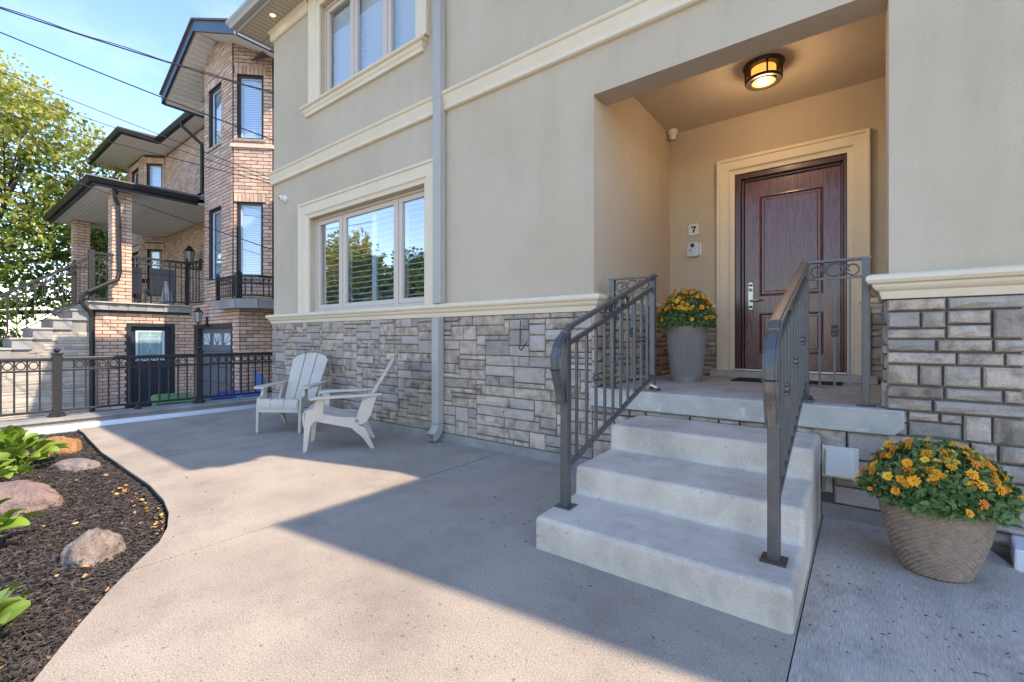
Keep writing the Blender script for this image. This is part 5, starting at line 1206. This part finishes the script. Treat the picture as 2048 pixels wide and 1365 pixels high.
cart('light blue wheeled bin with its lid standing open by the brick corner', (-9.35, 3.85, -.6), R(-10), MT['binB2'], R(-80), w=.55, d=.36, h=.70)

# ------------------------------------------------------------------ right-hand neighbour (its roof throws the foreground shadow)
RN = thing('tan_brick_house', 'tan brick house just visible at the right picture edge', 'house', (6, 8, 0), world_geo=False)
def rloc(g): return g
g = G(); g.box(3.45 - 6, 14 - 6, 3.5 - 8, 30 - 8, -.3, 6.3); o = link('brick_wall', mesh_of('brick_wall', g, mat('tan_brick', (.40, .29, .2), .9, (.33, .24, .17), 12, bump=.4)), RN)
g = G(); p = [(3.07 - 6, 3.00 - 8), (14.4 - 6, 4.3 - 8), (14.4 - 6, 16.4 - 8), (3.07 - 6, 16.4 - 8)]
g.add([(*q_, 6.27) for q_ in p] + [(*q_, 6.42) for q_ in p] + [(8.6 - 6, 8.8 - 8, 8.3), (8.6 - 6, 11 - 8, 8.3)], [(3, 2, 1, 0), (0, 1, 5, 4), (1, 2, 6, 5), (2, 3, 7, 6), (3, 0, 4, 7), (4, 5, 8), (5, 6, 9, 8), (6, 7, 9), (7, 4, 8, 9)])
link('roof', mesh_of('roof', g, MT['shingle']), RN)
link('door', mesh_of('door', G().box(5 - 6, 5.9 - 6, 3.44 - 8, 3.5 - 8, 0, 2.1), MT['navy']), RN); link('window', mesh_of('window', G().box(7 - 6, 8.6 - 6, 3.44 - 8, 3.5 - 8, 1, 2.3), MT['blackb']), RN)
o = obj('edging', G().prism([(.60, 3.32), (.76, 3.32), (.92, 4.6), (.76, 4.6)], -.02, .10), MT['pvc'], bev=.01); tag(o, 'white edging block beside the stone pillar', 'edging')

# ------------------------------------------------------------------ trees
def tree(label, loc, H_, trunk_h, blobs, nleaf, ls, m, yellow, seed, share=None, group='trees'):
    T = thing('deciduous_tree', label, 'tree', loc, world_geo=False); r = random.Random(seed)
    if share:
        for ch in share: link(ch.name.split('.')[0], ch.data, T)
        return T
    g = G(); g.tube([(0, 0, -.3), (.05, 0, trunk_h * .5), (-.05, .1, trunk_h), (.1, 0, H_ * .6), (0, .1, H_ * .8)], [.30, .24, .2, .12, .05], 10)
    for (bx, by, bz, br) in blobs:
        z0 = min(trunk_h + r.random() * 1.5, bz * .8); mid = Vector((bx * .45, by * .45, (z0 + bz) / 2 - .2)); g.tube([(0, 0, z0), mid, (bx, by, bz)], [.12, .07, .025], 6)
        for q in range(5):
            e = Vector((bx, by, bz)) + Vector((r.gauss(0, 1), r.gauss(0, 1), r.gauss(0, .7))) * br * .5; g.tube([mid, (mid + e) / 2 + Vector((0, 0, .2)), e], [.04, .025, .01], 4, cap=False)
    a_ = link('trunk', mesh_of('trunk', g, MT['bark'], True), T)
    g = G(); tot = sum(b[3] ** 2 for b in blobs)
    for (bx, by, bz, br) in blobs:
        ncl = int(nleaf * br * br / tot / 14)
        for c_ in range(ncl):
            d = Vector((r.gauss(0, 1), r.gauss(0, 1), r.gauss(0, 1))).normalized() * br * (r.random() ** .42) * r.uniform(.75, 1.15); d.z *= .8
            cc = Vector((bx, by, bz)) + d
            ty = min(1, max(0, yellow(cc) + r.gauss(0, .18)))
            dr_ = Vector((r.gauss(0, 1), r.gauss(0, 1), r.gauss(-.25, .5))).normalized()
            for q in range(14):
                p = cc + dr_ * r.uniform(-.3, .35) + Vector((r.gauss(0, .09), r.gauss(0, .09), r.gauss(0, .09)))
                L_ = ls * r.uniform(.6, 1.3); dd = (dr_ * .5 + Vector((r.gauss(0, .6), r.gauss(0, .6), r.gauss(-.3, .5)))).normalized(); sd_ = dd.cross(Vector((r.gauss(0, 1), r.gauss(0, 1), 1))).normalized() * L_ * .30
                up = dd.cross(sd_).normalized() * L_ * .08
                g.add([p, p + dd * L_ * .5 + sd_ + up, p + dd * L_, p + dd * L_ * .5 - sd_ + up], [(0, 1, 2), (0, 2, 3)], 0, min(1, max(0, ty + r.gauss(0, .12))))
    b_ = link('crown', mesh_of('crown', g, m, tint=True), T)
    return T, (a_, b_)
bl = [(0, 0, 9.6, 1.9), (1.0, 1.2, 8.4, 1.9), (-1.2, -1.5, 8.4, 2.2), (.5, 2.6, 7.2, 1.7), (.0, -3.2, 7.0, 2.4), (0, 0, 6.6, 2.3), (.6, 1.4, 5.4, 1.8), (-.6, -2.4, 4.9, 2.3), (.5, 3.0, 5.2, 1.5), (.3, 2.4, 3.4, 1.5), (0, 0, 3.6, 1.9), (.2, -2.6, 2.9, 2.0), (.2, 4.0, 3.2, 1.3), (1.0, -.6, 2.0, 1.3)]
t1, _ = tree('tall tree with yellowing crown behind the brick house stairs', (-22.5, 1.15, -.6), 11, 3, bl, 44000, .17, MT['treeleaf'], lambda c: .18 + (c.z - 5.0) * .09, 3)
hb = [(0, 0, .7, 1.0), (.2, -1.8, .8, 1.1), (0, 1.7, .7, 1.0), (.1, -3.4, .8, 1.1), (0, 3.2, .8, 1.0), (-.4, .6, 1.3, .9), (-.4, -2.4, 1.4, .9)]
tb, _ = tree('low green shrubbery behind the stairs of the brick house', (-19.6, 1.2, -.6), 1.2, .3, hb, 9000, .13, MT['treeleaf'], lambda c: .15, 9)
tb.name = 'shrub'; tb['category'] = 'shrub'
# trees across the street, seen mirrored in the windows
bl2 = [(0, 0, 9.5, 2.2), (1.5, 0, 8, 2.4), (-1.5, .5, 8, 2.4), (0, -1.5, 7, 2.6), (2.2, 1, 6, 2.2), (-2.2, -.5, 6, 2.3), (0, 0, 5.5, 2.6), (2.5, 0, 4, 2), (-2.5, 0, 4, 2), (0, 0, 3.3, 2.2)]
t2, sh = tree('golden yellow tree across the street', (-35, -15, -.6), 11, 3, bl2, 26000, .26, MT['treeleaf'], lambda c: .75, 5)
bl3 = [(0, 0, 7, 1.6), (1.2, 0, 5.5, 2), (-1.2, .5, 5.5, 2), (0, -1, 4.5, 2.2), (2, 1, 3.6, 2.0), (-2, -.5, 3.6, 2), (0, 0, 2.6, 2.3)]
t3, sh3 = tree('rounded dark green tree across the street', (-29.5, -13, -.6), 8.5, 2, bl3, 24000, .24, MT['treeleaf2'], lambda c: .35, 6)
tree('shorter green tree across the street facing the downspout', (-25.5, -14.5, -.6), 8, 2, None, 0, 0, None, None, 0, share=sh3)
tree('green tree across the street near the end of the row', (-42, -17, -.6), 8, 2, None, 0, 0, None, None, 0, share=sh3)
g = G()
for i in range(24): g.box(-30, -29.96, -3 + i * .25, -2.78 + i * .25, -.6, .45)
o = tag(obj('board_fence', g, MT['beige']), 'pale board fence far behind the brick house stairs', 'fence')

# ------------------------------------------------------------------ overhead wires
def span(name, a, b, sag, r, label, twist=False):
    a, b = Vector(a), Vector(b); n = 26; pts = []
    for i in range(n + 1):
        t = i / n; p = a.lerp(b, t); p.z -= sag * 4 * t * (1 - t); pts.append(p)
    g = G(); g.tube(pts, r, 6)
    if twist: g.tube([p + Vector((0, 0, .022 + .012 * math.sin(i * 1.3))) for i, p in enumerate(pts)], r * .7, 5)
    o = obj(name, g, MT['wire'], smooth=True); tag(o, label, 'cable')
# end points: left far side, right end behind the stucco corner
span('overhead_wire', (-11.971, -1.256, 6.846), (-8.764, 4.35, 5.797), 0.1, 0.011, 'thick twisted utility cable, topmost across the sky', True)
span('overhead_wire', (-11.971, -1.256, 6.721), (-8.764, 4.35, 4.859), 0.06, 0.01, 'second utility cable from the top crossing the sky', False)
span('overhead_wire', (-11.953, -1.242, 6.118), (-8.796, 4.325, 4.128), 0.03, 0.006, 'thin wire passing just above the far bay gutter', False)
span('overhead_wire', (-11.953, -1.242, 5.748), (-8.796, 4.325, 4.082), 0.03, 0.006, 'thin wire crossing the far gutter corner and black downspout', False)
span('overhead_wire', (-11.953, -1.242, 5.138), (-8.796, 4.325, 4.065), 0.03, 0.007, 'wire crossing the yellow tree and the small far window', False)
span('overhead_wire', (-11.953, -1.242, 4.807), (-8.796, 4.325, 2.768), 0.03, 0.008, 'wire crossing just below the corner of the porch roof', False)
span('overhead_wire', (-11.953, -1.242, 2.535), (-8.796, 4.325, 2.14), 0.0, 0.008, 'lowest wire, crossing the stair railing and the porch pillar', False)
